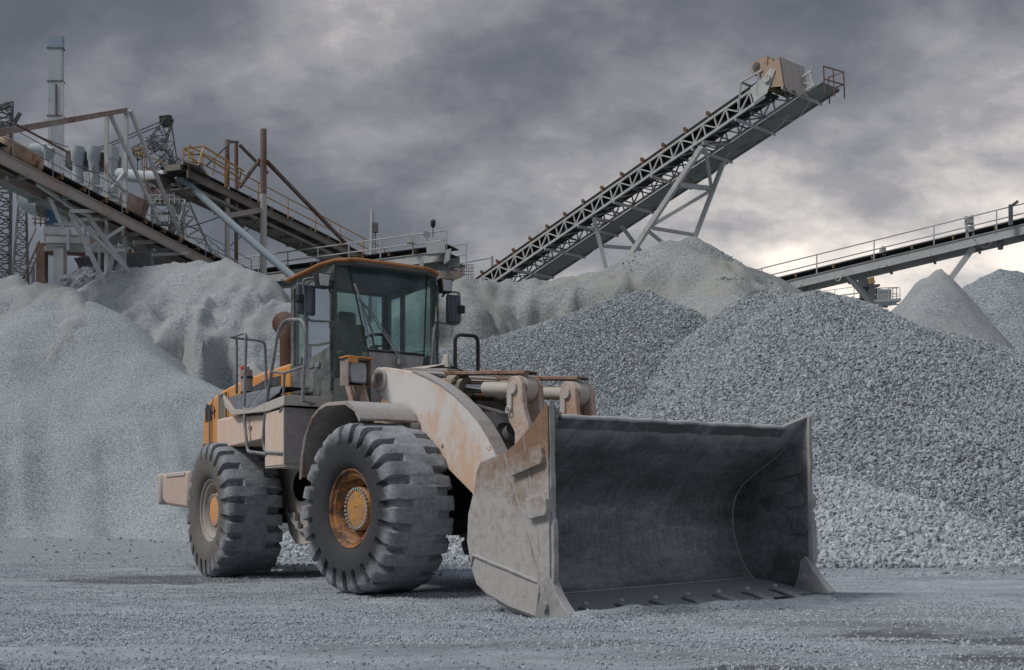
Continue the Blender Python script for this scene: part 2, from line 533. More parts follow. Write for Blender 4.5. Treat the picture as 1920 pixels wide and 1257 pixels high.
def stone_nodes(name, mat, smin, smax, seed=0, variants=3, sub=2, sink=0.0):
    """geometry nodes: rough broken stones scattered over the surface by its 'dens' attribute (stones per square metre)"""
    ng = bpy.data.node_groups.new(name, 'GeometryNodeTree')
    ng.interface.new_socket('Geometry', in_out='INPUT', socket_type='NodeSocketGeometry')
    ng.interface.new_socket('Geometry', in_out='OUTPUT', socket_type='NodeSocketGeometry')
    N, L = ng.nodes, ng.links
    gi, go = N.new('NodeGroupInput'), N.new('NodeGroupOutput')
    dist = N.new('GeometryNodeDistributePointsOnFaces')
    dist.distribute_method = 'RANDOM'
    dist.inputs['Seed'].default_value = seed
    at = N.new('GeometryNodeInputNamedAttribute'); at.data_type = 'FLOAT'; at.inputs['Name'].default_value = 'dens'
    L.new(gi.outputs[0], dist.inputs['Mesh']); L.new(at.outputs[0], dist.inputs['Density'])
    join = N.new('GeometryNodeGeometryToInstance')
    for k in range(variants):
        ico = N.new('GeometryNodeMeshIcoSphere')
        ico.inputs['Radius'].default_value = 0.5; ico.inputs['Subdivisions'].default_value = sub
        sp = N.new('GeometryNodeSetPosition')
        no = N.new('ShaderNodeTexVoronoi'); no.inputs['Scale'].default_value = 1.1 + 0.2 * k
        pos = N.new('GeometryNodeInputPosition')
        ad = N.new('ShaderNodeVectorMath'); ad.operation = 'ADD'; ad.inputs[1].default_value = (3.1 * k, 7.7 * k, 1.9 * k)
        L.new(pos.outputs[0], ad.inputs[0]); L.new(ad.outputs[0], no.inputs['Vector'])
        # pull each vertex towards its cell point: flat broken facets
        sb = N.new('ShaderNodeVectorMath'); sb.operation = 'SUBTRACT'
        L.new(no.outputs['Position'], sb.inputs[0]); L.new(ad.outputs[0], sb.inputs[1])
        scl = N.new('ShaderNodeVectorMath'); scl.operation = 'SCALE'; scl.inputs['Scale'].default_value = 0.55
        L.new(sb.outputs[0], scl.inputs[0])
        L.new(scl.outputs[0], sp.inputs['Offset'])
        tr = N.new('GeometryNodeTransform')
        tr.inputs['Scale'].default_value = [(1.15, 0.85, 0.7), (0.95, 1.0, 0.6), (1.3, 0.75, 0.8)][k % 3]
        sm = N.new('GeometryNodeSetMaterial'); sm.inputs['Material'].default_value = mat
        L.new(ico.outputs['Mesh'], sp.inputs['Geometry']); L.new(sp.outputs[0], tr.inputs['Geometry'])
        L.new(tr.outputs[0], sm.inputs['Geometry']); L.new(sm.outputs[0], join.inputs[0])
    iop = N.new('GeometryNodeInstanceOnPoints')
    iop.inputs['Pick Instance'].default_value = True
    L.new(dist.outputs['Points'], iop.inputs['Points']); L.new(join.outputs[0], iop.inputs['Instance'])
    rr = N.new('FunctionNodeRandomValue'); rr.data_type = 'FLOAT_VECTOR'
    rr.inputs[0].default_value = (0, 0, 0); rr.inputs[1].default_value = (6.28, 6.28, 6.28)
    L.new(rr.outputs[0], iop.inputs['Rotation'])
    rs = N.new('FunctionNodeRandomValue'); rs.data_type = 'FLOAT'
    rs.inputs[2].default_value = 0.0; rs.inputs[3].default_value = 1.0
    rs.inputs['Seed'].default_value = 5
    pw = N.new('ShaderNodeMath'); pw.operation = 'POWER'; pw.inputs[1].default_value = 1.8
    L.new(rs.outputs[1], pw.inputs[0])
    mr_ = N.new('ShaderNodeMath'); mr_.operation = 'MULTIPLY_ADD'; mr_.inputs[1].default_value = smax - smin; mr_.inputs[2].default_value = smin
    L.new(pw.outputs[0], mr_.inputs[0]); L.new(mr_.outputs[0], iop.inputs['Scale'])
    L.new(iop.outputs[0], go.inputs[0])
    return ng


def ground_z(x, y):
    """the yard: level by the loader, rising a little towards the heap on the left, rutted"""
    x = np.asarray(x, float); y = np.asarray(y, float)
    a = np.clip((y - 19) / 9, 0, 1); a = a * a * (3 - 2 * a)
    b = np.clip((-x - 2.0) / 5, 0, 1)
    r = 0.34 * a * b
    near = np.clip((60 - y) / 30, 0, 1)
    r = r + near * (0.050 * fbm(x * 0.5, y, 1.6, 4, 1) + 0.024 * fbm(x * 0.7, y * 1.3, 0.35, 4, 2) + 0.030 * fbm(x * 0.16 + 0.05 * y, y, 0.42, 3, 12) - 0.022)
    # low ridges thrown up by passing wheels
    for (c0, sl, w, h) in ((6.4, 0.10, 0.22, 0.030), (8.3, 0.04, 0.30, 0.035), (10.0, -0.05, 0.3, 0.03), (16.6, 0.0, 0.5, 0.05), (14.6, 0.12, 0.4, 0.04), (7.2, 0.06, 0.10, 0.035), (7.75, 0.06, 0.12, -0.03), (12.2, -0.12, 0.12, 0.035), (11.3, -0.12, 0.16, -0.03), (18.2, -0.03, 0.25, 0.06), (20.5, 0.0, 0.35, 0.07)):
        t = (y - c0 - sl * x - 0.5 * fbm(x, y * 0 + c0, 3.0, 3, c0)) / w
        r = r + h * np.exp(-t * t) * (0.6 + 0.4 * fbm(x, y, 1.2, 3, c0 + 1)) * near
    # gravel pushed up before the blade, and small banks round the tyres
    cx, cy, an = -.648, 12.94, rad(50.2)
    lx = (x - cx) * math.cos(an) - (y - cy) * math.sin(an); ly = (x - cx) * math.sin(an) + (y - cy) * math.cos(an)
    wob = 0.035 * fbm(x, y, 0.25, 3, 21)
    r = r + 0.085 * np.exp(-((lx - 3.83 + wob) / 0.09) ** 2) * np.clip((1.80 - np.abs(ly)) / 0.12, 0, 1) * (0.85 + 0.5 * fbm(x, y, 0.3, 3, 22))
    return r


# the parts of the loader that stand on the yard: keep grit out from inside them
def grid_mesh(name, xs, ys, zf, mat, keep=None, smooth=True):
    X, Y = np.meshgrid(xs, ys)
    Z = zf(X, Y)
    nx, ny = len(xs), len(ys)
    co = np.stack([X.ravel(), Y.ravel(), Z.ravel()], 1)
    idx = np.arange(nx * ny).reshape(ny, nx)
    q = np.stack([idx[:-1, :-1].ravel(), idx[:-1, 1:].ravel(), idx[1:, 1:].ravel(), idx[1:, :-1].ravel()], 1)
    if keep is not None:
        k = keep(X, Y, Z).ravel()
        q = q[k[q].any(1)]
        used = np.unique(q); rm = -np.ones(nx * ny, int); rm[used] = np.arange(len(used))
        co = co[used]; q = rm[q]
    me = bpy.data.meshes.new(name)
    me.vertices.add(len(co)); me.vertices.foreach_set('co', co.ravel())
    me.loops.add(q.size); me.loops.foreach_set('vertex_index', q.ravel().astype(np.int32))
    me.polygons.add(len(q)); me.polygons.foreach_set('loop_start', np.arange(0, q.size, 4, dtype=np.int32))
    me.materials.append(mat)
    me.update(calc_edges=True)
    if smooth: me.shade_smooth()
    o = bpy.data.objects.new(name, me); COL.objects.link(o)
    return o, co


def set_dens(o, d):
    a = o.data.attributes.new('dens', 'FLOAT', 'POINT')
    a.data.foreach_set('value', np.asarray(d, np.float32))


def in_view(co, margin=0.08):
    """1 where the photograph could see the spot (a step to either side included)"""
    px_ = co[:, 0] / np.maximum(co[:, 1], 0.1)
    return (np.abs(px_) < 960 / FPX + margin + 1.2 / np.maximum(co[:, 1], 1)) & (co[:, 1] > 4.6)


ys = np.concatenate([np.arange(-30, 4.0, 2.0), np.arange(4.0, 14, 0.05), np.arange(14, 30, 0.12), np.arange(30, 70, 1.0), np.geomspace(70, 1500, 16)])
xs = np.concatenate([-np.geomspace(1400, 16, 16), np.arange(-14, 14.01, 0.07), np.geomspace(16, 1400, 16)])
ground, gco = grid_mesh('ground', xs, ys, ground_z, M_GROUND)
tag(ground, kind='structure')


def stuff(name, label, cat, xs, ys, zf, dens, nodes, mat=None, keep=None):
    o, co = grid_mesh(name, xs, ys, zf, mat or M_GRIT, keep)
    set_dens(o, dens(co))
    md = o.modifiers.new('stones', 'NODES'); md.node_group = nodes
    tag(o, label, cat, kind='stuff')
    return o


NG_GRIT = stone_nodes('grit_nodes', M_GRIT, 0.008, 0.027, 1, 2, 1)


def grit_d(co):
    n = 0.55 + 0.75 * fbm(co[:, 0] * 0.6, co[:, 1] * 1.2, 0.8, 4, 5)
    n2 = np.clip(0.62 + 1.6 * fbm(co[:, 0] * 0.45, co[:, 1] * 1.5, 1.6, 4, 31), 0.12, 1.3)
    far = np.clip((26.5 - (co[:, 1] - 0.55 * co[:, 0]) + 3.0 * fbm(co[:, 0], co[:, 1], 2.0, 3, 61)) / 3.0, 0.04, 1)
    return in_view(co) * far * np.clip(n, 0.05, 2) * n2 * np.interp(co[:, 1], [5, 8, 12, 18, 28], [5200, 4200, 1900, 800, 500])


stuff('loose_grit', 'fine loose grey grit strewn over the yard', 'grit', np.arange(-14.5, 12.5, 0.16), np.arange(4.8, 28.5, 0.16),
      lambda X, Y: ground_z(X, Y) + 0.001, grit_d, NG_GRIT)


# ------------------------------------------------------------------ heaps
def heap_fn(ridges, slope=0.74, rnd=0.35, noise=(), gully=0.0, seed=0.0, toe=0.0):
    pts = []
    for rg in ridges:
        s = slope
        if isinstance(rg, tuple): rg, s = rg
        rg = [Vector(p) for p in rg]
        if len(rg) == 1: pts.append((*rg[0], s)); continue
        for a, b in zip(rg[:-1], rg[1:]):
            n = max(2, int((b - a).length / 0.3))
            for k in range(n): pts.append((*(a + (b - a) * (k / n)), s))
        pts.append((*rg[-1], s))
    pts = np.array(pts)

    def f(X, Y):
        sh = X.shape; x, y = X.ravel().astype(float), Y.ravel().astype(float)
        wx = x + 0.35 * fbm(x, y, 2.2, 3, seed + 3); wy = y + 0.35 * fbm(x, y, 2.2, 3, seed + 4)
        z = np.full(x.shape, -9.0)
        for (a, b, c, s) in pts:
            d = np.hypot(wx - a, wy - b)
            z = np.maximum(z, c - s * (np.sqrt(d * d + rnd * rnd) - rnd))
        g = ground_z(x, y)
        if toe: z = g + np.where(z - g < toe, (np.maximum(z - g + toe, 0) ** 2) / (4 * toe), z - g) - 0.0
        up_ = np.clip((z - g) / 0.6, 0, 1)
        for (sc_, amp, oc, sd_) in noise:
            z = z + up_ * amp * fbm(x, y, sc_, oc, sd_ + seed)
        z = np.where(z < g + 0.004, g - 0.25, z)
        return z.reshape(sh)
    return f


def heap(name, label, ridges, x0, x1, y0, y1, step, mat, slope=0.74, rnd=0.35, noise=(), seed=0.0, toe=0.0, cat='heap', extra=None):
    f0 = heap_fn(ridges, slope, rnd, noise, seed=seed, toe=toe)
    f = (lambda X, Y: extra(X, Y, f0(X, Y))) if extra else f0
    xs_ = np.arange(x0, x1, step); ys_ = np.arange(y0, y1, step)
    o, co = grid_mesh(name, xs_, ys_, f, mat, keep=lambda X, Y, Z: Z > ground_z(X, Y) - 0.02)
    tag(o, label, cat)
    return o, co, f


def loose(parent, f, x0, x1, y0, y1, step, dens, nodes, mat, name='loose_stones', face=None):
    xs_ = np.arange(x0, x1, step); ys_ = np.arange(y0, y1, step)
    o, co = grid_mesh(name, xs_, ys_, f, mat, keep=lambda X, Y, Z: Z > ground_z(X, Y) - 0.02)
    e = 0.25
    gy = (f(co[:, 0], co[:, 1] + e) - f(co[:, 0], co[:, 1] - e)) / (2 * e)
    fr = 1.0 if face else np.clip((gy + 0.35) / 0.2, 0, 1)          # slopes that fall towards the yard, and the crest
    set_dens(o, dens(co) * in_view(co) * fr)
    md = o.modifiers.new('stones', 'NODES'); md.node_group = nodes
    o.parent = parent
    o['kind'] = 'stuff'
    return o


def ribs(amp, size, sd_, top=9.8):
    """rain-cut ribs and slump scars: sharp crests between rounded hollows, finer towards the top"""
    def f(X, Y, Z):
        g = ground_z(X, Y)
        w = np.clip((Z - g) / 1.2, 0, 1) * np.clip((top - (Z - g)) / 2.0, 0.12, 1)
        r = 1 - np.abs(fbm(X + 0.35 * fbm(X, Y, 1.2, 3, sd_ + 1), Y * 0.38, size, 3, sd_ + 2)) * 2.6
        r2 = 1 - np.abs(fbm(X, Y * 0.5, size * 0.3, 3, sd_ + 5)) * 2.4
        return Z + w * (amp * (np.clip(r, -1, 1) - 0.4) + amp * 0.35 * (np.clip(r2, -1, 1) - 0.4))
    return f


def scarp(f0, crest, drop, rise, wob, sd_, x0=-99, x1=99):
    """a crusted cap that has broken away below: short steep face under the crest"""
    def f(X, Y, Z):
        Z = f0(X, Y, Z)
        line = crest(X) - drop + wob * fbm(X, Y * 0.3, 1.6, 4, sd_) + 0.12 * fbm(X, Y, 0.4, 3, sd_ + 1)
        k = 1 / (1 + np.exp(-np.clip((Z - line) / 0.05, -30, 30)))
        m = np.clip((X - x0) / 0.8, 0, 1) * np.clip((x1 - X) / 0.8, 0, 1)
        return Z + rise * m * (k - 1.0) * (Z > ground_z(X, Y) + 0.3)
    return f


# main gravel heap on the right
R_MAIN = [[P(1418, 548, 31.0), P(1464, 553, 30.5), P(1498, 560, 29.5), P(1532, 548, 28.6), P(1577, 556, 28.6), P(1633, 574, 28.6), P(1690, 602, 28.8), P(1774, 630, 29.2), P(1920, 674, 29.6), P(2060, 720, 29.8)]]
NZ_G = ((3.0, 0.16, 3, 1), (0.5, 0.05, 3, 2))
main_heap, mco, main_f = heap('gravel_heap', 'tall heap of coarse grey gravel rising behind the right end of the loader bucket', R_MAIN, 1.5, 21, 19.0, 34, 0.16, M_GRAVBED, 0.74, 0.5, NZ_G, seed=1)
NG_MAIN = stone_nodes('gravel_nodes', M_STONE, 0.035, 0.115, 2)
NG_FINEG = stone_nodes('fine_gravel_nodes', M_STONE, 0.035, 0.095, 3)
NG_PALE = stone_nodes('pale_gravel_nodes', M_STONEW, 0.04, 0.15, 4)
loose(main_heap, main_f, 1.5, 16.5, 19.0, 30.6, 0.25, lambda co: 620.0 * np.clip(0.9 + 0.5 * fbm(co[:, 0], co[:, 1], 2.5, 3, 41), 0.4, 1.2), NG_MAIN, M_GRAVBED)

# middle gravel heap
R_MID = [[P(820, 655, 31.0), P(890, 650, 32.0), P(1000, 620, 32.6), P(1100, 585, 33), P(1180, 556, 33.4), P(1222, 548, 33.4), P(1270, 575, 33.0), P(1330, 612, 32.2), P(1388, 652, 30.8), P(1430, 705, 29)]]
mid_heap, _, mid_f = heap('gravel_heap', 'grey gravel heap in the middle, between the cab and the tall heap', R_MID, -6, 10, 21.5, 36, 0.18, M_GRAVBED, 0.74, 0.4, NZ_G, seed=2)
loose(mid_heap, mid_f, -3.5, 8.5, 21.8, 34.2, 0.3, lambda co: 620.0 * np.clip(0.9 + 0.5 * fbm(co[:, 0], co[:, 1], 2.5, 3, 42), 0.4, 1.2), NG_FINEG, M_GRAVBED)

# low pale gravel at the foot
R_LOW = [([P(1400, 905, 21.6), P(1530, 893, 21.4), P(1600, 905, 21.3), P(1700, 938, 21.0), P(1800, 985, 20.8), P(1900, 1008, 20.9), P(2040, 1010, 21.2)], 0.56),
         ([(-4.3, 24.0, .45), (-3.8, 24.2, .5), (-1.8, 23.6, .55), (0.5, 23.2, .8), (2.5, 22.6, .9)], 0.45)]
low_heap, _, low_f = heap('gravel_heap', 'low bank of pale coarse gravel spilled at the foot of the tall heap', R_LOW, -7.5, 13, 18, 25, 0.1, M_GROUND, 0.5, 0.6, ((1.6, 0.14, 3, 1), (0.4, 0.05, 3, 2)), seed=3, toe=0.12)
loose(low_heap, low_f, -7.5, 13, 18, 25, 0.1, lambda co: np.full(len(co), 520.0), NG_PALE, M_GROUND, face=1)

# scattered stones thrown out in front of the heap
NG_SC = stone_nodes('scatter_nodes', M_STONE, 0.03, 0.10, 6)
stuff('scattered_gravel', 'stray stones scattered on the yard before the gravel', 'gravel', np.arange(-14, 12, 0.3), np.arange(14.5, 28, 0.3),
      lambda X, Y: ground_z(X, Y) + 0.004,
      lambda co: in_view(co) * np.interp(co[:, 1], [14.5, 16.5, 18.2, 19.3, 22], [1.0, 8, 40, 110, 130]) * np.interp(co[:, 0], [-5.2, -4], [0.03, 1]) * (0.5 + np.clip(fbm(co[:, 0], co[:, 1], 1.0, 3, 9), 0, 1)), NG_SC)

# pale dust heap with a peak in the middle, and its tongue
R_PEAK = [[P(800, 560, 35.5), P(850, 538, 37), P(930, 530, 38.5), P(1010, 527, 39), P(1090, 523, 39), P(1135, 512, 39), P(1165, 487, 38.6), P(1225, 466, 38.2), P(1290, 449, 38), P(1330, 473, 38.6)],
          ([P(1290, 449, 38), P(1340, 500, 35.6), P(1374, 556, 33.2), P(1398, 612, 31.2), P(1404, 640, 30.4)], 0.88),
          ([P(1165, 487, 38.6), P(1150, 540, 36.6)], 0.85)]
peak_heap, _, peak_f = heap('stone_dust_heap', 'pale green-grey dust heap with a rounded peak under the tall conveyor legs', R_PEAK, -9, 12, 24, 44, 0.14, M_DUSTG, 0.78, 0.35,
     ((2.4, 0.30, 5, 1), (0.7, 0.14, 4, 2), (0.25, 0.06, 2, 3)), seed=4, extra=scarp(ribs(0.38, 2.2, 4, 10.2), lambda X: np.interp(X, [-3, 1, 3.2, 4.2, 6.0], [8.0, 8.9, 9.1, 9.6, 10.2]), 1.3, 0.8, 0.5, 14, -6, 5.0))
loose(peak_heap, peak_f, 2.6, 9.0, 30, 38.6, 0.3, lambda co: 170 * np.clip(fbm(co[:, 0], co[:, 1], 0.9, 4, 51) * 2.2 - 0.15, 0, 1.2) * np.clip((co[:, 0] - 2.6) / 1.5, 0, 1), NG_FINEG, M_DUSTG)
# loose stones that rolled down over it
R_DARK = [[P(1330, 480, 43), P(1352, 489, 43), P(1400, 499, 43.5), P(1450, 528, 44), P(1520, 560, 44.5)]]
heap('stone_dust_heap', 'smooth darker dust slope behind the peak, below the right conveyor', R_DARK, 2, 16, 34, 52, 0.3, M_DARKHILL, 0.70, 0.6, ((3, 0.2, 3, 1),), seed=5)

# left: fine chippings in front
R_LF = [[P(-160, 745, 33), P(-30, 712, 34), P(25, 655, 35.2), P(60, 600, 36.6), P(105, 566, 37.9), P(150, 562, 38.2), P(195, 586, 37.6), P(238, 638, 36.2), P(300, 676, 35.0), P(400, 728, 33.4), P(520, 812, 30.8), P(600, 880, 28.5)]]


def lf_extra(X, Y, Z):
    # slips that fan out near the foot
    g = ground_z(X, Y)
    h = np.clip((4.2 - (Z - g)) / 3.0, 0, 1) * np.clip((Z - g) / 0.25, 0, 1)
    t = 1 - 2.2 * np.abs(fbm((X + 0.45 * Y) * 1.0, Y * 0.06, 1.5, 3, 8))
    Z = Z + 0.55 * h * (t - 0.3)
    Z = Z + 0.28 * np.exp(-np.clip(Z - g, 0, 9) / 0.5) * np.clip(fbm(X + 0.4 * Y, Y * 0.25, 1.3, 3, 71) + 0.1, -0.6, 1)
    d2 = (X + 12.4) ** 2 / 1.6 + (Y - 27.7) ** 2 / 3.0
    return Z - 0.95 * np.exp(-d2) * (Z > g)


heap('chippings_heap', 'smooth broad heap of fine blue-grey chippings at the left', R_LF, -24, -3.5, 22, 40, 0.14, M_SANDF, 0.72, 0.5,
     ((4, 0.22, 3, 1), (0.6, 0.035, 3, 2)), seed=6, toe=1.1, extra=lf_extra)

# left: eroded dust heap behind
R_LB = [[P(60, 585, 41.5), P(140, 568, 42.5), P(185, 530, 43.2), P(225, 506, 43.5), P(290, 491, 43), P(345, 489, 42.6), P(410, 489, 42), P(430, 493, 42), P(480, 522, 41.2), P(545, 566, 40.2), P(640, 625, 39)],
        ([P(345, 489, 42.6), P(305, 528, 40.8), P(262, 585, 38.6), P(235, 640, 36.8)], 1.05),
        ([P(418, 488, 42), P(408, 532, 40.2), P(398, 582, 38.4), P(352, 636, 36.4)], 1.1),
        ([P(398, 590, 38.4), P(455, 572, 39.0), P(545, 566, 39.0)], 0.9)]
heap('stone_dust_heap', 'eroded pale dust heap with sharp ribs behind the cab, below the left conveyors', R_LB, -22, 1, 27, 48, 0.13, M_DUSTS, 0.80, 0.25,
     ((2.6, 0.10, 5, 1), (0.8, 0.16, 4, 2), (0.25, 0.05, 2, 3)), seed=7, extra=scarp(ribs(0.62, 1.9, 7), lambda X: np.interp(X, [-16, -13, -11, -9, -8], [8.0, 8.6, 8.8, 8.4, 7.6]), 2.2, 0.9, 0.8, 17, -16, -8.2))
R_FL = [[P(-120, 545, 38), P(0, 534, 38.4), P(60, 536, 38.6), P(112, 549, 38.6), P(134, 566, 38.0), P(150, 590, 37.2)],
        ([P(-120, 545, 38), P(-40, 640, 36.4)], 1.1), ([P(30, 538, 38.4), P(36, 600, 37.0), P(10, 660, 35.6)], 1.2)]
heap('stone_dust_heap', 'steep weathered dust bank at the far left edge', R_FL, -25, -10, 28, 45, 0.13, M_DUSTS, 0.95, 0.3,
     ((2.0, 0.6, 5, 1), (0.7, 0.28, 4, 2), (0.25, 0.06, 2, 3)), seed=8)
# dark broken rock by the plant
R_RK = [[P(120, 530, 50), P(150, 512, 50), P(200, 522, 50), P(260, 528, 50)]]
heap('rock_heap', 'small dark heap of broken rock beside the plant hopper', R_RK, -24, -12, 44, 56, 0.2, stone_base('dark_rock', (0.04, 0.045, 0.05), (0.26, 0.28, 0.31), 4, 1.3, bumpd=0.2), 0.8, 0.3, ((0.9, 0.5, 4, 1), (0.3, 0.3, 2, 2)), seed=9)

# far right
R_CONE = [[P(1757, 507, 56.6)], [P(1757, 507, 56.6), P(1785, 536, 57.2), P(1806, 566, 58)], [P(1655, 600, 57.5), P(1700, 563, 57.2), P(1735, 527, 56.8)]]
heap('stone_dust_heap', 'pointed pale dust cone near the right edge', R_CONE, 10, 38, 38, 72, 0.3, M_DUSTS, 1.3, 0.2, ((3, 0.3, 4, 1), (0.8, 0.08, 2, 2)), seed=10)
R_FG = [[P(1806, 560, 70), P(1838, 521, 70), P(1872, 508, 69.6), P(1905, 512, 69.6), P(1960, 535, 70), P(2100, 560, 71)]]
heap('gravel_heap', 'rounded heap of far gravel cut by the right edge', R_FG, 18, 46, 46, 84, 0.25, M_GRAVFAR, 0.86, 0.6, ((2.5, 0.2, 3, 1), (0.45, 0.16, 3, 2)), seed=11)
R_SM = [[P(1690, 612, 42), P(1730, 606, 42), P(1765, 628, 42)]]
heap('chippings_heap', 'small grey heap between the tall gravel and the pointed cone', R_SM, 9, 22, 32, 48, 0.25, M_SANDF, 0.7, 0.4, ((1.5, 0.2, 3, 1),), seed=12)

# ================================================================== WHEEL LOADER
# frames: x forward, y to the machine's left, z up.  Front and rear frame are hinged (the machine is slightly steered).
BF, BR, L2 = rad(50.2), rad(57.0), 1.84
AF = Vector((-.648, 12.94, 0))
PIV = AF - Vector((math.cos(BF), -math.sin(BF), 0)) * L2
AR = PIV - Vector((math.cos(BR), -math.sin(BR), 0)) * L2
MF = Matrix.Translation(AF) @ Matrix.Rotation(-BF, 4, 'Z')
MR = Matrix.Translation(AR) @ Matrix.Rotation(-BR, 4, 'Z')
loader = empty('wheel_loader', M=Matrix.Translation(PIV) @ Matrix.Rotation(-BR, 4, 'Z'))
tag(loader, 'dusty orange wheel loader with a large open bucket lowered to the ground', 'wheel loader')
LI = (Matrix.Translation(PIV) @ Matrix.Rotation(-BR, 4, 'Z')).inverted()
FM, RM = LI @ MF, LI @ MR

ORANGE = (0.52, 0.225, 0.06)
BEIGE = (0.50, 0.425, 0.37)
m_orange = dusty('worn_orange_paint', (0.56, 0.24, 0.06), 0.40, (0.52, 0.38, 0.28), 0.10, streak=0.4, scale=1.6)
m_roof = dusty('cab_roof_orange_paint', (0.30, 0.125, 0.045), 0.30, (0.30, 0.19, 0.12), 0.25, updust=0.35, scale=3)
m_panel = dusty('dust_faded_orange_paint', (0.62, 0.37, 0.21), 0.80, (0.60, 0.51, 0.45), 0.0, streak=0.5, scale=1.4)
mm = Mat('dust_whitened_boom_paint', 0.8, 0, 0.25)
n1 = mm.noise(0.75, 5, 0.55, off=(0.2, 0, 1.9)); n2 = mm.noise(12, 6, 0.75); n3 = mm.noise(2.2, 7, 0.7, stretch=(1.5, 1, .6))
c = mm.mix(mm.math('MULTIPLY_ADD', n2, 0.6, mm.math('MULTIPLY', n3, 0.5)), (0.49, 0.485, 0.47), (0.67, 0.66, 0.64))
chip = mm.math('MULTIPLY', mm.step(mm.noise(22, 4, 0.7, off=(1, 6, 2)), 0.66, 0.70), 0.7)
c = mm.mix(chip, c, (0.24, 0.19, 0.155))
patch = mm.step(mm.math('ADD', mm.math('MULTIPLY', n1, 0.75), mm.math('MULTIPLY', n3, 0.4)), 0.55, 0.68)
c = mm.mix(mm.math('MULTIPLY', patch, 0.75), c, (0.56, 0.33, 0.19))
spot = mm.step(mm.noise(5.5, 3, 0.5, off=(7, 2, 2)), 0.735, 0.745)
c = mm.mix(spot, c, (0.50, 0.22, 0.05))
mm.color(c); mm.bump(n2, 0.25, 0.004)
m_boom = mm.m
m_cream = dusty('dust_coated_cream_steel', (0.42, 0.37, 0.32), 0.8, (0.44, 0.42, 0.39), 0.03)
m_greyd = dusty('dust_caked_steel', (0.24, 0.215, 0.20), 0.6, (0.37, 0.36, 0.355), 0.0, bump=1.0, scale=3)
m_rail = dusty('dusty_handrail_paint', (0.11, 0.12, 0.13), 0.55, (0.33, 0.34, 0.35), 0.0, rough=0.6)
m_black = dusty('dusty_black_paint', (0.022, 0.023, 0.025), 0.25, (0.2, 0.2, 0.2), 0.0, rough=0.6, updust=0.5)
m_cabpaint = dusty('dark_cab_paint', (0.040, 0.043, 0.043), 0.55, (0.30, 0.31, 0.30), 0.0, rough=0.5, streak=0.4, scale=3.2)
m_rusty = dusty('rusty_steel', (0.23, 0.13, 0.085), 0.5, (0.33, 0.30, 0.27), 0.6)
m_rust = dusty('brown_rust', (0.085, 0.042, 0.03), 0.3, (0.20, 0.155, 0.135), 0.6, updust=0.4, rustcol=(0.09, 0.04, 0.025))
m_lever = dusty('worn_lever_paint', (0.38, 0.22, 0.15), 0.65, (0.50, 0.46, 0.42), 0.5, scale=3)
m_chrome = Mat('polished_rod', 0.18, 1.0); m_chrome.color((0.55, 0.56, 0.58)); m_chrome = m_chrome.m
m_plate = dusty('dusty_deck_plate', (0.09, 0.10, 0.12), 0.35, (0.27, 0.29, 0.31), 0.0, updust=0.55, bump=0.8)
m_red = dusty('red_paint', (0.45, 0.03, 0.03), 0.3, (0.4, 0.3, 0.3))
m_seat = dusty('seat_fabric', (0.09, 0.085, 0.075), 0.4, (0.2, 0.19, 0.17), 0)

# bucket steel
mm = Mat('worn_bucket_side_steel', 0.7, 0.0, 0.3)
n1 = mm.noise(2.2, 8, 0.7); n2 = mm.noise(14, 6, 0.75, off=(2, 2, 2)); n3 = mm.noise(3, 6, 0.7, stretch=(6, 1, 0.6), off=(1, 5, 1))
z = mm.xyz()[2]
rustm = mm.step(mm.math('ADD', mm.math('ADD', mm.math('MULTIPLY', z, 0.42), mm.math('MULTIPLY', n1, 0.9)), mm.math('MULTIPLY', n2, 0.25)), 0.90, 1.26)
c = mm.mix(n3, (0.32, 0.308, 0.292), (0.48, 0.464, 0.442))
c = mm.mix(mm.math('MULTIPLY', mm.step(n2, 0.45, 0.7), 0.45), c, (0.17, 0.16, 0.15))
scr = mm.noise(26, 4, 0.8, stretch=(0.5, 1, 2.2), off=(5, 5, 1))
c = mm.mix(mm.math('MULTIPLY', mm.step(scr, 0.60, 0.68), 0.45), c, (0.55, 0.54, 0.52))
c = mm.mix(mm.math('MULTIPLY', rustm, 0.88), c, mm.mix(n2, (0.27, 0.13, 0.055), (0.13, 0.075, 0.045)))
mm.color(c); mm.bump(mm.math('ADD', n2, mm.noise(90, 3, 0.6)), 0.3, 0.003)
m_bside = mm.m
mm = Mat('worn_bucket_inner_steel', 0.55, 0.2, 0.4)
n1 = mm.noise(1.3, 7, 0.65, stretch=(1, 0.5, 1.6)); n2 = mm.noise(26, 5, 0.8, stretch=(1, 0.6, 1)); n3 = mm.noise(75, 3, 0.85)
sc1 = mm.noise(9, 5, 0.7, stretch=(0.35, 5, 0.35), off=(4, 0, 2)); sc2 = mm.noise(30, 4, 0.8, stretch=(1.0, 4, 0.25), off=(0, 9, 2))
v = mm.math('ADD', mm.math('MULTIPLY', n1, 0.42), mm.math('ADD', mm.math('MULTIPLY', n2, 0.22), mm.math('MULTIPLY', n3, 0.22)))
v = mm.math('ADD', v, mm.math('MULTIPLY', mm.math('SUBTRACT', sc1, 0.4), 0.16))
c = mm.ramp(v, [(0.40, (0.095, 0.099, 0.103)), (0.50, (0.235, 0.243, 0.250)), (0.60, (0.55, 0.56, 0.57))])
c = mm.mix(mm.math('MULTIPLY', mm.step(sc2, 0.60, 0.70), 0.30), c, (0.34, 0.35, 0.36))
zz = mm.xyz()[2]
band = mm.math('MULTIPLY', mm.step(mm.math('ADD', zz, mm.math('MULTIPLY', mm.noise(2.5, 6, 0.7, stretch=(1, 1, 2)), 0.5)), 1.66, 1.86), 0.6)
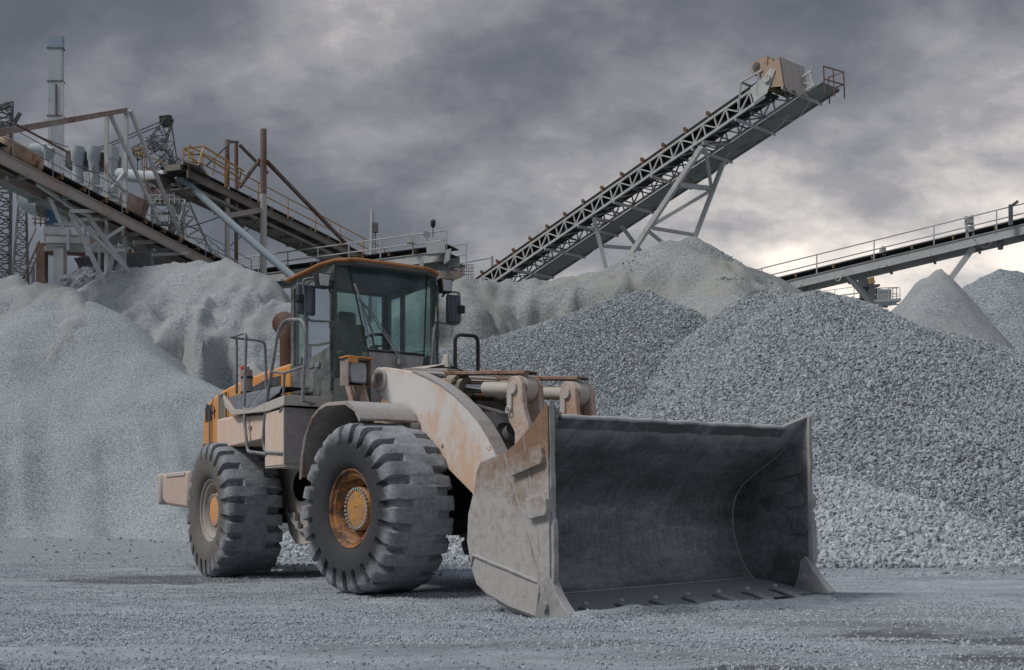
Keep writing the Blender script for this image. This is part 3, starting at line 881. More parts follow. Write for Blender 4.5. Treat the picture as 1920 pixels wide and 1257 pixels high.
low = mm.math('MULTIPLY', mm.math('MULTIPLY', mm.step(zz, 0.10, 0.24), mm.step(zz, 0.75, 0.35)), mm.math('MULTIPLY', mm.step(mm.noise(3.5, 7, 0.7, stretch=(1, .5, 1.5), off=(3, 3, 3)), 0.42, 0.62), 0.45))
c = mm.mix(mm.math('MAXIMUM', band, low), c, (0.36, 0.375, 0.39))
mm.color(c); mm.bump(mm.math('ADD', n2, mm.math('ADD', n3, sc1)), 0.4, 0.005)
m_binner = mm.m
m_bedge = dusty('scoured_edge_steel', (0.24, 0.235, 0.23), 0.6, (0.42, 0.425, 0.435), 0.05, scale=3)
m_blade = dusty('scoured_blade_steel', (0.12, 0.128, 0.14), 0.45, (0.34, 0.36, 0.38), 0.0, rough=0.5, scale=3.5, updust=0.45)

# rubber: dusty tread, darker side walls
def rubber(name, wall, tread):
    m = Mat(name, 0.9, 0, 0.2)
    x, y, z = m.xyz()
    r = m.math('SQRT', m.math('ADD', m.math('MULTIPLY', x, x), m.math('MULTIPLY', z, z)))
    n = m.noise(5, 7, 0.7); n2 = m.noise(30, 6, 0.8)
    f = m.step(m.math('ADD', r, m.math('MULTIPLY', n, 0.22)), 0.80, 0.97)
    wn_ = m.mix(m.math('MULTIPLY', m.math('ADD', n, n2), 0.5), tuple(c * 0.6 for c in wall), tuple(c * 1.6 for c in wall))
    tn = m.mix(m.step(m.math('ADD', m.math('MULTIPLY', n, 0.45), m.math('MULTIPLY', n2, 0.6)), 0.38, 0.66), tuple(c * 0.52 for c in tread), tread)
    m.color(m.mix(f, wn_, tn))
    crack = m.step(m.vor(7, 'DISTANCE_TO_EDGE'), 0.0, 0.03)
    m.bump(m.math('ADD', m.math('ADD', n2, m.math('MULTIPLY', n, 1.5)), m.math('MULTIPLY', crack, 0.35)), 0.7, 0.008)
    return m.m


m_tyre = rubber('dusty_tyre_rubber', (0.045, 0.048, 0.052), (0.31, 0.335, 0.36))
m_tyre2 = rubber('dusty_brown_tyre_rubber', (0.13, 0.123, 0.115), (0.29, 0.312, 0.335))

TR, TW = 0.915, 0.74


def tyre_mb(wear):
    """local axis y, outer side at -y; alternating shoulder grooves"""
    NL = 23
    prof = [(.415, -.285), (.44, -.325), (.50, -.355), (.58, -.372), (.66, -.378), (.73, -.374), (.785, -.368), (.83, -.362), (.868, -.350), (.893, -.325),
            (.905, -.29), (.910, -.235), (.913, -.165), (.915, -.135), (.916, -.05)]
    prof = prof + [(r, -y) for r, y in reversed(prof)]
    ph = [0.0, 0.03, 0.06, 0.34, 0.38, 0.42, 0.50, 0.53, 0.56, 0.84, 0.88, 0.92]
    thetas = []
    for k in range(NL):
        for p in ph: thetas.append((k + p) / NL * 2 * math.pi)
    P2 = []
    for i, (r, y) in enumerate(prof):
        row = []
        for j, t0_ in enumerate(thetas):
            t = t0_
            sidephase = 0.0 if y < 0 else 0.5
            u = (t / (2 * math.pi) * NL)
            base = int(u + 1e-6); fr = u - base
            if y > 0: fr = (fr + 0.5) % 1.0
            jit = mnoise.noise(Vector((base * 5.7 + .5, 3.3 if y > 0 else 8.1, wear)))
            if abs(y) > .13: t = t0_ + 2 * math.pi / NL * (0.10 * jit + 0.05 * mnoise.noise(Vector((j * 1.9, i * .8, wear + 2))))
            g = 1.0 if 0.045 < fr < 0.36 else (0.5 if 0.02 <= fr <= 0.40 else 0.0)
            ay = abs(y)
            dep = 0.0
            if ay >= 0.155:
                if r > 0.87: dep = 0.078
                elif r > 0.82: dep = 0.062
                elif r > 0.77: dep = 0.036
                elif r > 0.72: dep = 0.016
            rr = r - dep * g * (0.85 + 0.3 * math.sin(base * 7.3 + (y > 0)))
            yy = y
            if r > 0.72 and ay > 0.3: yy = y * (1 - 0.10 * g)
            q = Vector((math.cos(t) * r * 9, y * 9, math.sin(t) * r * 9))
            nn = mnoise.noise(q * 0.55) * 0.012 + mnoise.noise(q * 1.7 + Vector((5, 1, wear))) * 0.012
            lug = mnoise.noise(Vector((base * 3.1, 2.2 * (y > 0), wear))) * 0.014 + mnoise.noise(q * 4.0) * 0.007
            if r > 0.70: rr += nn + lug
            row.append((math.cos(t) * rr, yy, math.sin(t) * rr))
        row.append(row[0]); P2.append(row)
    # flatten where it stands
    P2 = [[(x * (1 + 0.10 * max(0, (-z_ - 0.80)) ), y * (1 + 0.5 * max(0, -z_ - 0.62)), max(z_, -0.888)) for (x, y, z_) in row] for row in P2]
    return MB().grid(P2)


def build_wheel(parent_M, yside, seed, mt, front):
    """wheel empty at the hub; outer side along -y, turned for the other side"""
    w = empty('wheel'); w.parent = loader
    w.matrix_local = parent_M @ Matrix.Translation((0 if front else -.07, yside * (1.05 if front else 1.08), 0.888)) @ (Matrix.Rotation(math.pi, 4, 'Z') if yside > 0 else Matrix()) @ Matrix.Rotation(seed, 4, 'Y')
    tm = tyre_mb(seed); k_ = 1.10 if front else 1.04
    tm.v = [(a, b * k_, c) for a, b, c in tm.v]; tm.build('tyre', mt, w, smooth=38)
    # rim
    if front:
        mr = dusty('worn_orange_rim', (0.36, 0.16, 0.05), 0.45, (0.24, 0.18, 0.14), 0.75, rustcol=(0.11, 0.05, 0.03), scale=5, updust=0.35)
        mh = dusty('orange_hub_paint', (0.48, 0.24, 0.06), 0.5, (0.20, 0.17, 0.15), 0.3, scale=9, updust=0.3)
    else:
        mr = dusty('grey_dusted_rim', (0.30, 0.26, 0.23), 0.7, (0.36, 0.34, 0.32), 0.3, scale=4)
        mh = dusty('orange_hub_cover_paint', (0.62, 0.30, 0.12), 0.45, (0.50, 0.33, 0.22), 0.0, scale=4)
    mb = MB()
    mb.lathe([(.428, -.250), (.432, -.292), (.420, -.302), (.405, -.296), (.398, -.270), (.385, -.262), (.372, -.268), (.355, -.262), (.335, -.225), (.322, -.205),
              (.318, -.150), (.285, -.120), (.262, -.100), (.262, -.02), (.20, -.02)], (0, 0, 0), (0, 1, 0), 48)
    mb.lathe([(.30, .0), (.42, .02), (.428, .25)], (0, 0, 0), (0, 1, 0), 32)
    mb.v = [(a, b - (.045 if front else .02), c) for a, b, c in mb.v]
    rim = mb.build('rim', mr, w, smooth=40)
    mb = MB()
    mb.lathe([(.0, -.265), (.170, -.263), (.212, -.258), (.225, -.248), (.232, -.235), (.232, -.05)], (0, 0, 0), (0, 1, 0), 40)
    mb.build('hub_cover', mh, w, smooth=35)
    mb = MB()
    for k in range(30):
        a = 2 * math.pi * k / 30
        c = Vector((math.cos(a) * .212, -.252, math.sin(a) * .212))
        mb.cyl(c, c + Vector((0, -.026, 0)), .0155, 6)
    mb.build('wheel_nuts', m_bedge, w)
    return w


for Mx, fr in ((FM, True), (RM, False)):
    for sgn in (-1, 1):
        build_wheel(Mx, sgn, 0.37 + sgn + 2 * fr, m_tyre if fr else m_tyre2, fr)


def F(mb, name, mat, **k): return mb.build(name, mat, k.pop('parent', loader), M=k.pop('M', FM), **k)
def Rr(mb, name, mat, **k): return mb.build(name, mat, k.pop('parent', loader), M=k.pop('M', RM), **k)


# ---------------- axles and chassis
mb = MB()
mb.lathe([(.0, -.95), (.20, -.95), (.24, -.80), (.24, -.62), (.17, -.55), (.17, -.30), (.28, -.22), (.30, 0), (.28, .22), (.17, .30), (.17, .55), (.24, .62), (.24, .80), (.20, .95), (.0, .95)], (0, 0, .888), (0, 1, 0), 20)
F(mb, 'axle', m_black, smooth=40); Rr(MB().add(mb.v, mb.f), 'axle', m_black, smooth=40)
# rear chassis with the big side plate and its oval opening
mb = MB()
mb.box((-0.85, 0, 1.12), (2.6, .80, .62)); mb.cyl((.3, 0, .95), (1.7, 0, .95), .16, 16); mb.box((1.0, .1, 1.3), (1.2, .5, .3)); mb.box((-2.0, 0, 1.15), (.9, 1.0, .5))
Rr(mb, 'rear_chassis', m_black, bevel=0.01)
out = [(-.02, 1.50), (1.75, 1.50), (1.80, 1.20), (1.72, 0.78), (1.52, 0.56), (1.30, .47), (1.05, 0.44), (0.80, 0.45), (.62, .56), (0.48, 0.76), (0.30, 1.02), (.14, 1.28)]
oval = [(.97 + .34 * math.cos(a), 1.21 + .21 * math.sin(a)) for a in [2 * math.pi * k / 20 for k in range(20)]]


def plate_hole(mb, outer, hole, axis, a, b):
    """plate with an opening, bridged by radial quads"""
    cx = sum(p[0] for p in hole) / len(hole); cy = sum(p[1] for p in hole) / len(hole)
    n = 60

    def ray(poly, ang):
        d = (math.cos(ang), math.sin(ang)); best = None
        for i in range(len(poly)):
            p, q = poly[i], poly[(i + 1) % len(poly)]
            ex, ey = q[0] - p[0], q[1] - p[1]
            den_ = d[0] * ey - d[1] * ex
            if abs(den_) < 1e-9: continue
            t = ((p[0] - cx) * ey - (p[1] - cy) * ex) / den_
            s_ = ((p[0] - cx) * d[1] - (p[1] - cy) * d[0]) / den_
            if t > 0 and -1e-6 <= s_ <= 1 + 1e-6 and (best is None or t > best): best = t
        return (cx + d[0] * best, cy + d[1] * best)
    angs = sorted([2 * math.pi * k / n for k in range(n)] + [math.atan2(p[1] - cy, p[0] - cx) % (2 * math.pi) for p in outer])
    O = [ray(outer, t) for t in angs]; H = [ray(hole, t) for t in angs]
    mk = (lambda p, q: (p[0], q, p[1])) if axis == 'y' else (lambda p, q: (q, p[0], p[1])) if axis == 'x' else (lambda p, q: (p[0], p[1], q))
    k = len(angs)
    vs = [mk(p, a) for p in O] + [mk(p, a) for p in H] + [mk(p, b) for p in O] + [mk(p, b) for p in H]
    fs = []
    for i in range(k):
        j = (i + 1) % k
        fs += [(i, j, k + j, k + i), (2 * k + i, 3 * k + i, 3 * k + j, 2 * k + j), (i, 2 * k + i, 2 * k + j, j), (k + i, k + j, 3 * k + j, 3 * k + i)]
    return mb.add(vs, fs)


for s_ in (-1, 1):
    mb = MB(); plate_hole(mb, out, oval, 'y', s_ * .50, s_ * .54)
    Rr(mb, 'frame_plate', m_cream, bevel=0.006)
mb = MB()
for k in range(5): mb.bent([(.58 + .02 * k, -.56, .88 - .035 * k), (.72 + .03 * k, -.62, .86 - .02 * k), (.95 + .03 * k, -.60, .70 - .02 * k), (1.15, -.50, .58)], .013, .05, 6)
mb.box((.86, -.58, .80), (.16, .05, .12)); mb.box((1.0, -.59, .70), (.10, .04, .10))
Rr(mb, 'hydraulic_hoses', m_greyd)
# centre hinge and front chassis
mb = MB()
mb.cyl((-1.84, 0, .55), (-1.84, 0, 1.75), .14, 20); mb.box((-1.3, 0, 1.52), (1.1, .5, .16)); mb.box((-1.3, 0, .72), (1.1, .5, .16))
mb.box((-.35, 0, 1.12), (1.5, .72, .66)); mb.box((.45, 0, 1.0), (.5, .6, .5))
F(mb, 'front_chassis', m_black, bevel=0.01)
# boom tower: two standing plates
tw = [(-1.05, 1.35), (.25, 1.35), (.15, 1.75), (-.20, 2.20), (-.38, 2.42), (-.55, 2.46), (-.72, 2.36), (-1.02, 1.9)]
for s_ in (-1, 1):
    mb = MB(); mb.prism(tw, 'y', s_ * .40, s_ * .445); F(mb, 'boom_tower_plate', m_lever, bevel=0.008)
mb = MB(); mb.box((-.3, 0, 1.75), (.9, .79, .05)); mb.box((-.15, 0, 2.05), (.05, .79, .5))
F(mb, 'boom_tower_crossplate', m_black)
mb = MB(); mb.box((1.20, 0, 1.62), (.05, 1.1, .62), (0, rad(-32), 0)); mb.lathe([(0, .0), (.16, 0), (.18, .02), (.18, .06)], (1.235, -.25, 1.60), (1, 0, .6), 24); mb.lathe([(0, .0), (.09, 0), (.11, .02), (.11, .1)], (1.28, -.25, 1.625), (1, 0, .6), 24)
F(mb, 'arm_crossplate', dusty('dark_grey_steel', (0.10, 0.10, 0.105), 0.4, (0.2, 0.2, 0.2), 0.25), smooth=35)  # plain dark grey plate between the arms
# mid frame valve block and hoses between the arms
mb = MB()
mb.box((.25, 0, 1.62), (.5, .6, .3)); mb.box((.62, 0, 1.55), (.3, .85, .42))
for k in range(6):
    y_ = -.3 + .12 * k
    mb.bent([(-.1, y_, 2.0), (.3, y_ + .03, 2.12 - .02 * k), (.75, y_ * .8, 1.9), (.85, y_ * .7, 1.5)], .02, .12, 6)
F(mb, 'hydraulic_hoses', m_black)

# ---------------- boom
arm = [(-.62, 2.22), (-.66, 2.36), (-.60, 2.47), (-.48, 2.50), (-.125, 2.435), (.10, 2.385), (.342, 2.300), (.605, 2.195), (.849, 2.066), (1.087, 1.906), (1.264, 1.763), (1.421, 1.600), (1.54, 1.44), (1.70, 1.20), (1.94, .80), (2.10, .52), (2.10, .36), (1.98, .26), (1.80, .30),
       (1.55, .62), (1.167, 1.045), (.738, 1.319), (.576, 1.475), (.30, 1.68), (.02, 1.86), (-.25, 2.04)]
for s_ in (-1, 1):
    mb = MB(); mb.prism(arm, 'y', s_ * .56, s_ * .665)
    a = F(mb, 'boom_arm', m_boom, bevel=0.006)
    mb = MB()
    ed = arm[5:14]
    P2 = []
    for (x_, z_), (x2, z2) in zip(ed, ed[1:] + [(ed[-1][0] + .1, ed[-1][1] - .15)]):
        n_ = Vector((-(z2 - z_), 0, x2 - x_)).normalized()
        if n_.z < 0: n_ = -n_
        P2.append([(x_ + n_.x * .004, s_ * .50, z_ + n_.z * .004), (x_ + n_.x * .022, s_ * .50, z_ + n_.z * .022), (x_ + n_.x * .022, s_ * .672, z_ + n_.z * .022), (x_ + n_.x * .004, s_ * .672, z_ + n_.z * .004)])
    mb.grid(P2); mb.add(P2[0], [(0, 1, 2, 3)]); mb.add(P2[-1], [(3, 2, 1, 0)])
    mb.build('arm_edge_strip', m_greyd, a)
    for q in ((-.50, 2.36, .09), (.66, 1.56, .020), (1.33, 1.20, .035)):
        mb = MB(); mb.cyl((q[0], s_ * .66, q[1]), (q[0], s_ * (.66 + (.025 if q[2] > .05 else .02)), q[1]), q[2], 16 if q[2] > .05 else 6)
        mb.build('pin_cap' if q[2] > .05 else 'bolt', m_cream, a, smooth=30)
mb = MB(); mb.cyl((1.50, -.56, 1.28), (1.50, .56, 1.28), .17, 24)
mb.prism([(1.38, 1.12), (1.62, 1.12), (1.66, 1.44), (1.42, 1.46)], 'y', -.56, .56)
F(mb, 'cross_tube', m_rusty, smooth=35)
mb = MB(); mb.cyl((-.50, -.70, 2.36), (-.50, .70, 2.36), .08, 20)
F(mb, 'boom_pivot_pin', m_cream, smooth=35)
# collar visible at arm root
mb = MB(); mb.lathe([(.0, 0), (.125, 0), (.14, .015), (.14, .08), (.12, .10)], (-.53, -.70, 2.36), (0, 1, 0), 24)
F(mb, 'pivot_collar', m_cream, smooth=35)
# lift cylinders
for s_ in (-1, 1):
    mb = MB(); mb.cyl((-.95, s_ * .70, 1.15), (-.10, s_ * .74, 1.68), .095, 20); mb.cyl((-.14, s_ * .74, 1.655), (-.07, s_ * .74, 1.70), .11, 20)
    c_ = F(mb, 'lift_cylinder', m_cream, smooth=35)
    mb = MB(); mb.cyl((-.07, s_ * .74, 1.70), (.16, s_ * .74, 1.80), .05, 14); mb.lathe([(0, -.055), (.075, -.055), (.085, -.04), (.085, .04), (.075, .055), (0, .055)], (.17, s_ * .725, 1.80), (0, 1, 0), 20)
    mb.build('cylinder_rod', m_cream, c_, smooth=35)

# bell cranks, links, tilt cylinders
DX, DZ = .085, -.135
crank = [(1.53, 2.10), (1.555, 2.175), (1.62, 2.21), (1.70, 2.20), (1.76, 2.13), (1.775, 2.02), (1.79, 1.88), (1.86, 1.72), (1.93, 1.52), (1.95, 1.32), (1.93, 1.15), (1.85, .98), (1.72, .90), (1.60, .92), (1.56, 1.05), (1.60, 1.30), (1.66, 1.50), (1.66, 1.64), (1.57, 1.76), (1.535, 1.9)]
for s_ in (-1, 1):
    yc = s_ * .36
    mb = MB()
    for o_ in (-.115, .115):
        c0 = [Vector((x_, z_)) for x_, z_ in crank]
        mb.prism(crank, 'y', yc + o_ - .034, yc + o_ + .034)
    mb.prism([(1.60, 1.02), (1.86, 1.05), (1.83, 1.5), (1.64, 1.5)], 'y', yc - .08, yc + .08)
    ck = F(mb, 'bell_crank', m_lever, bevel=0.014)
    mb = MB()
    for o_ in (-1, 1):
        mb.cyl((1.645, yc + o_ * .145, 2.09), (1.645, yc + o_ * .175, 2.09), .062, 20)
        mb.box((1.60, yc + o_ * .158, 1.97), (.07, .022, .20))
    mb.lathe([(.030, -.008), (.042, 0), (.030, .008), (.020, 0)], (1.60, yc - .185, 1.87), (0, 1, 0), 14, closed=True)
    mb.cyl((1.645, yc - .10, 2.09), (1.645, yc + .10, 2.09), .05, 14)
    mb.build('pin_keeper', m_cream, ck, smooth=35)
    # lower link to the bucket
    mb = MB(); mb.beam((1.70, yc, 1.02), (2.34, yc, 1.02), .10, .16); mb.cyl((2.34, yc - .09, 1.02), (2.34, yc + .09, 1.02), .11, 18)
    F(mb, 'bucket_link', m_lever, bevel=0.01)
    # tilt cylinder
    mb = MB()
    mb.cyl((-.42, yc, 2.31), (.50, yc, 2.205), .115, 24)
    tcyl = F(mb, 'tilt_cylinder', dusty('oily_orange_cylinder', (0.45, 0.17, 0.05), 0.55, (0.33, 0.30, 0.27), 0.85, rustcol=(0.07, 0.06, 0.05), scale=3.2), smooth=35)
    mb = MB()
    mb.cyl((.46, yc, 2.21), (.60, yc, 2.194), .150, 28); mb.cyl((.60, yc, 2.194), (.68, yc, 2.185), .105, 24)
    for k in range(12):
        a_ = 2 * math.pi * k / 12
        mb.cyl((.59, yc + .125 * math.cos(a_), 2.195 + .125 * math.sin(a_)), (.625, yc + .125 * math.cos(a_), 2.191 + .125 * math.sin(a_)), .016, 6)
    mb.build('cylinder_head', dusty('dusty_olive_steel', (0.16, 0.14, 0.10), 0.5, (0.33, 0.31, 0.27), 0.1), tcyl, smooth=35)
    mb = MB(); mb.cyl((.66, yc, 2.187), (1.6, yc, 2.092), .056, 20)
    mb.build('piston_rod', m_chrome, tcyl, smooth=35)
    mb = MB(); mb.cyl((1.02, yc, 2.150), (1.54, yc, 2.098), .072, 20); mb.cyl((1.645, yc - .07, 2.09), (1.645, yc + .07, 2.09), .125, 22)
    mb.box((1.645, yc, 2.23), (.07, .05, .09))
    mb.build('rod_end', m_cream, tcyl, smooth=35)
    # guard strip that slides above the rod
    mb = MB(); mb.box((1.06, yc, 2.315), (1.36, .17, .014), (0, rad(5.2), 0))
    mb.box((1.06, yc - .08, 2.302), (1.36, .014, .03), (0, rad(5.2), 0)); mb.box((1.06, yc + .08, 2.302), (1.36, .014, .03), (0, rad(5.2), 0))
    F(mb, 'rod_guard', m_rusty, bevel=0.003)
    mb = MB(); mb.box((.02, yc, 2.44), (.85, .16, .03), (0, rad(6), 0)); mb.bent([(-.3, yc - .09, 2.44), (.3, yc - .09, 2.37), (.5, yc - .05, 2.34)], .02, .1, 8)
    F(mb, 'cylinder_pipe', m_greyd)
# tent-shaped cover at the boom foot
mb = MB()
mb.grid([[(-.50, -.40, 2.50), (-.50, -.05, 2.57), (-.50, .35, 2.50)], [(-.10, -.40, 2.46), (-.10, -.05, 2.55), (-.10, .35, 2.46)]])
mb.grid([[(-.50, -.40, 2.485), (-.50, -.05, 2.555), (-.50, .35, 2.485)], [(-.10, -.40, 2.445), (-.10, -.05, 2.535), (-.10, .35, 2.445)]])
F(mb, 'hose_cover', m_cream)
mb = MB(); mb.prism([(-.18, 2.52), (-.02, 2.50), (-.05, 2.63), (-.09, 2.66), (-.13, 2.62)], 'y', -.08, -.05); F(mb, 'hose_bracket', m_cream, bevel=0.004)

# ---------------- bucket (own frame: it sits slightly askew)
BM = FM @ Matrix.Rotation(rad(1.16), 4, 'X')
W2 = 1.70
bucket = empty('bucket'); bucket.parent = loader; bucket.matrix_local = BM
inner = [(3.60, .012), (3.3, .055), (2.98, .105), (2.87, .15), (2.79, .25), (2.705, .41), (2.655, .58), (2.635, .76), (2.66, .93), (2.74, 1.06), (2.86, 1.16), (3.03, 1.265), (3.25, 1.40), (3.36, 1.51), (3.455, 1.62)]


def smooth_curve(p, k=3):
    o_ = []
    for i in range(len(p) - 1):
        a0 = Vector(p[max(i - 1, 0)]); a1 = Vector(p[i]); a2 = Vector(p[i + 1]); a3 = Vector(p[min(i + 2, len(p) - 1)])
        for j in range(k):
            t = j / k
            o_.append(0.5 * ((2 * a1) + (-a0 + a2) * t + (2 * a0 - 5 * a1 + 4 * a2 - a3) * t * t + (-a0 + 3 * a1 - 3 * a2 + a3) * t ** 3))
    o_.append(Vector(p[-1])); return [(v.x, v.y) for v in o_]


inn = smooth_curve(inner)
outp = []
for i, (x_, z_) in enumerate(inn):
    a_ = Vector(inn[max(i - 1, 0)]); b_ = Vector(inn[min(i + 1, len(inn) - 1)])
    t_ = (b_ - a_).normalized(); n_ = Vector((t_.y, -t_.x))
    if n_.dot(Vector((x_, z_)) - Vector((3.4, 1.0))) < 0: n_ = -n_
    outp.append((x_ + n_.x * .045, max(z_ + n_.y * .045, 0.0) if i < 8 else z_ + n_.y * .045))
mb = MB()
ysn = [-W2 + 2 * W2 * k / 24 for k in range(25)]
mb.grid([[(x_, y_, z_) for y_ in ysn] for x_, z_ in inn])
shell = mb.build('bucket_shell', m_binner, bucket, smooth=50)
mb = MB()
mb.grid([[(x_, y_, z_) for y_ in (-W2, W2)] for x_, z_ in outp])
for y_ in (-W2, W2):
    mb.grid([[(x_, y_, z_) for x_, z_ in inn], [(x_, y_, z_) for x_, z_ in outp]])
mb.add([(inn[-1][0], -W2, inn[-1][1]), (inn[-1][0], W2, inn[-1][1]), (outp[-1][0], W2, outp[-1][1]), (outp[-1][0], -W2, outp[-1][1])], [(0, 1, 2, 3)])
mb.build('bucket_back', m_bside, bucket, smooth=50)
mb = MB()
wl = [(2.885, -W2 + .01 + (2 * W2 - .02) * k / 60, .135 + .004 * mnoise.noise(Vector((k * .9, 0, 0)))) for k in range(61)]
mb.tube(wl, .010, 6); mb.build('weld_seam', m_bedge, bucket, smooth=60)
for s_ in (-1, 1):
    mb = MB(); mb.tube([(x_ + .004, s_ * (W2 - .010), z_ + .004) for x_, z_ in inn[2:-4]], .010, 6); mb.build('weld_seam', m_bedge, bucket, smooth=60)
# hinge brackets on the back of the bucket
mb = MB()
for yb in (-.70, -.52, .52, .70, -.50, -.30, .30, .50):
    if abs(yb) > .51: mb.prism([(2.62, 1.0), (2.50, .85), (2.30, .62), (1.98, .46), (1.98, .28), (2.2, .18), (2.6, .16), (2.66, .3), (2.60, .6)], 'y', yb - .02, yb + .02)
    else: mb.prism([(2.66, 1.10), (2.45, 1.15), (2.25, 1.08), (2.25, .94), (2.5, .88), (2.58, .8)], 'y', yb - .02, yb + .02)
mb.build('hinge_bracket', m_lever, bucket)
# spill guard lip along the top, uneven with caked dust
mb = MB()
N_ = 60; P2 = []
for k in range(N_ + 1):
    y_ = -1.50 + 3.0 * k / N_
    w_ = .012 * mnoise.noise(Vector((y_ * 4, 0, 0))) + .008 * mnoise.noise(Vector((y_ * 14, 3, 0)))
    P2.append([(3.375, y_, 1.53), (3.45, y_, 1.605 + w_ * .5), (3.478, y_, 1.63 + w_), (3.465, y_, 1.665 + w_), (3.41, y_, 1.675 + w_), (3.31, y_, 1.58), (3.30, y_, 1.51)])
mb.grid(P2)
mb.build('spill_guard', dusty('dust_topped_lip', (0.10, 0.10, 0.105), 0.35, (0.40, 0.42, 0.44), 0.0, updust=0.9, scale=4), bucket, smooth=60)
# side plates
side_o = [(3.60, 1.755), (3.60, .30), (3.60, .05), (3.50, .0), (3.40, .002), (3.05, .075), (2.76, .165), (2.615, .25), (2.545, .39), (2.490, .62), (2.515, .86), (2.60, 1.06), (2.645, 1.23), (2.70, 1.305), (3.05, 1.375), (3.22, 1.465), (3.40, 1.60), (3.585, 1.755)]
for s_ in (-1, 1):
    mb = MB(); mb.prism(side_o, 'y', s_ * (W2 + .001), s_ * (W2 + .032))
    sp_ = mb.build('side_plate', [m_bside], bucket, bevel=0.005)
    # inner face lining is darker
    mb = MB(); mb.prism([(x_ - (.012 if x_ > 3.5 else 0), z_) for x_, z_ in side_o], 'y', s_ * (W2 - .004), s_ * (W2 + .0005)); mb.build('side_lining', m_binner, sp_)
    # reinforcing strips outside
    yo = s_ * (W2 + .032)
    def strip(pts, t, name='wear_plate', mat=m_bside, in_=False):
        q = MB(); base = s_ * (W2 - .004) if in_ else yo
        dirn = -s_ if in_ else s_
        q.prism(pts, 'y', base + dirn * .0008, base + dirn * t)
        return q.build(name, mat, sp_, bevel=0.004)
    strip([(3.42, .02), (3.47, .30), (2.60, .50), (2.56, .40), (2.63, .27), (2.78, .175), (3.06, .085)], .012)          # lower corner plate
    strip([(3.05, 1.365), (3.12, 1.20), (3.43, .45), (3.55, .08), (3.598, .08), (3.598, 1.72), (3.40, 1.575), (3.21, 1.44)], .024, 'cutter_plate')
    strip([(3.47, .86), (3.50, 1.02), (3.59, 1.02), (3.59, .30), (3.53, .26), (3.42, .56)], .022)
    strip([(3.455, .50), (3.48, .50), (3.56, .24), (3.51, .18), (3.45, .24)], .020)

    def lug(x_, z_, l, w, ang, t, inn_=False):
        c_, sn = math.cos(ang), math.sin(ang)
        b_ = [(-l / 2, -w / 2), (l / 2 - .03, -w / 2), (l / 2, -w / 4), (l / 2, w / 4), (l / 2 - .03, w / 2), (-l / 2, w / 2)]
        strip([(x_ + a1 * c_ - b1 * sn, z_ + a1 * sn + b1 * c_) for a1, b1 in b_], t, 'wear_block', m_bside if not inn_ else m_bedge2, inn_)
    m_bedge2 = bpy.data.materials.get('inner_block_steel') or dusty('inner_block_steel', (0.13, 0.13, 0.135), 0.45, (0.25, 0.26, 0.27), 0.1, updust=0.6)
    lug(3.36, 1.29, .42, .155, rad(14), .065); lug(3.49, .915, .24, .17, rad(8), .065)
    lug(3.36, 1.24, .32, .13, rad(10), .03, True); lug(3.42, .93, .24, .13, rad(2), .03, True); lug(3.50, .66, .17, .13, 0, .03, True)
    strip([(3.47, .20), (3.58, .16), (3.58, .42), (3.47, .44)], .022, 'wear_block', m_bedge2, True)
    mb = MB()
    for line in ([(3.05, 1.365), (3.12, 1.20), (3.43, .45), (3.55, .10)], [(3.30, 1.50), (3.36, 1.20), (3.46, .70), (3.48, .52)], [(2.56, .40), (2.60, .50), (3.47, .30), (3.42, .03)], [(3.47, .86), (3.50, 1.02), (3.58, 1.02)], [(3.45, .24), (3.455, .50)]):
        pts_ = []
        for (xa, za), (xb, zb_) in zip(line[:-1], line[1:]):
            nn_ = max(2, int(math.hypot(xb - xa, zb_ - za) / .04))
            for q in range(nn_):
                f_ = q / nn_; xq, zq = xa + (xb - xa) * f_, za + (zb_ - za) * f_
                pts_.append((xq + .004 * mnoise.noise(Vector((xq * 40, zq * 40, 0))), yo + s_ * .014, zq + .004 * mnoise.noise(Vector((xq * 40, zq * 40, 5)))))
        pts_.append((line[-1][0], yo + s_ * .014, line[-1][1]))
        mb.tube(pts_, .014, 6)
    mb.build('weld_seam', m_bedge, sp_, smooth=60)
    # front edge facing, corner gusset at the top
    mb = MB(); rows = []
    for q in range(61):
        zq = .16 + 1.595 * q / 60
        e1 = .010 * mnoise.noise(Vector((zq * 5, s_, 2))) + .006 * mnoise.noise(Vector((zq * 22, s_, 9))) + (.022 if .30 < zq < .80 else 0)
        e2 = .010 * mnoise.noise(Vector((zq * 4, s_, 7))) + (.030 if .34 < zq < .72 and s_ > 0 else 0)
        rows.append([(3.585, s_ * (W2 - .010), zq), (3.612 + e1, s_ * (W2 - .008), zq), (3.618 + e1, s_ * (W2 + .014), zq), (3.610 + e1, s_ * (W2 + .038 + e2), zq), (3.582, s_ * (W2 + .038 + e2), zq)])
    mb.grid(rows); mb.build('cutting_edge', m_bedge, sp_, smooth=60)
    mb = MB()
    ga, gb, gc, gd = (3.592, s_ * (W2 - .001), 1.755), (3.46, s_ * 1.47, 1.655), (3.26, s_ * (W2 - .002), 1.445), (3.33, s_ * 1.46, 1.50)
    mb.add([ga, gb, gc, gd] + [(q[0] - .02, q[1], q[2] + .018) for q in (ga, gb, gc, gd)], [(0, 1, 3, 2), (4, 6, 7, 5), (0, 4, 5, 1), (1, 5, 7, 3), (0, 2, 6, 4)])
    mb.build('corner_gusset', m_bedge, sp_)
    # corner tooth
    mb = MB()
    y0, y1 = s_ * (W2 - .035), s_ * (W2 + .058)
    prof_ = [(3.40, .01), (3.84, .008), (3.86, .03), (3.80, .085), (3.74, .14), (3.665, .23), (3.60, .34), (3.56, .38), (3.50, .33), (3.46, .15)]
    mb.prism(prof_, 'y', y0, y1)
    th = mb.build('corner_tooth', m_bedge, bucket, bevel=0.012)
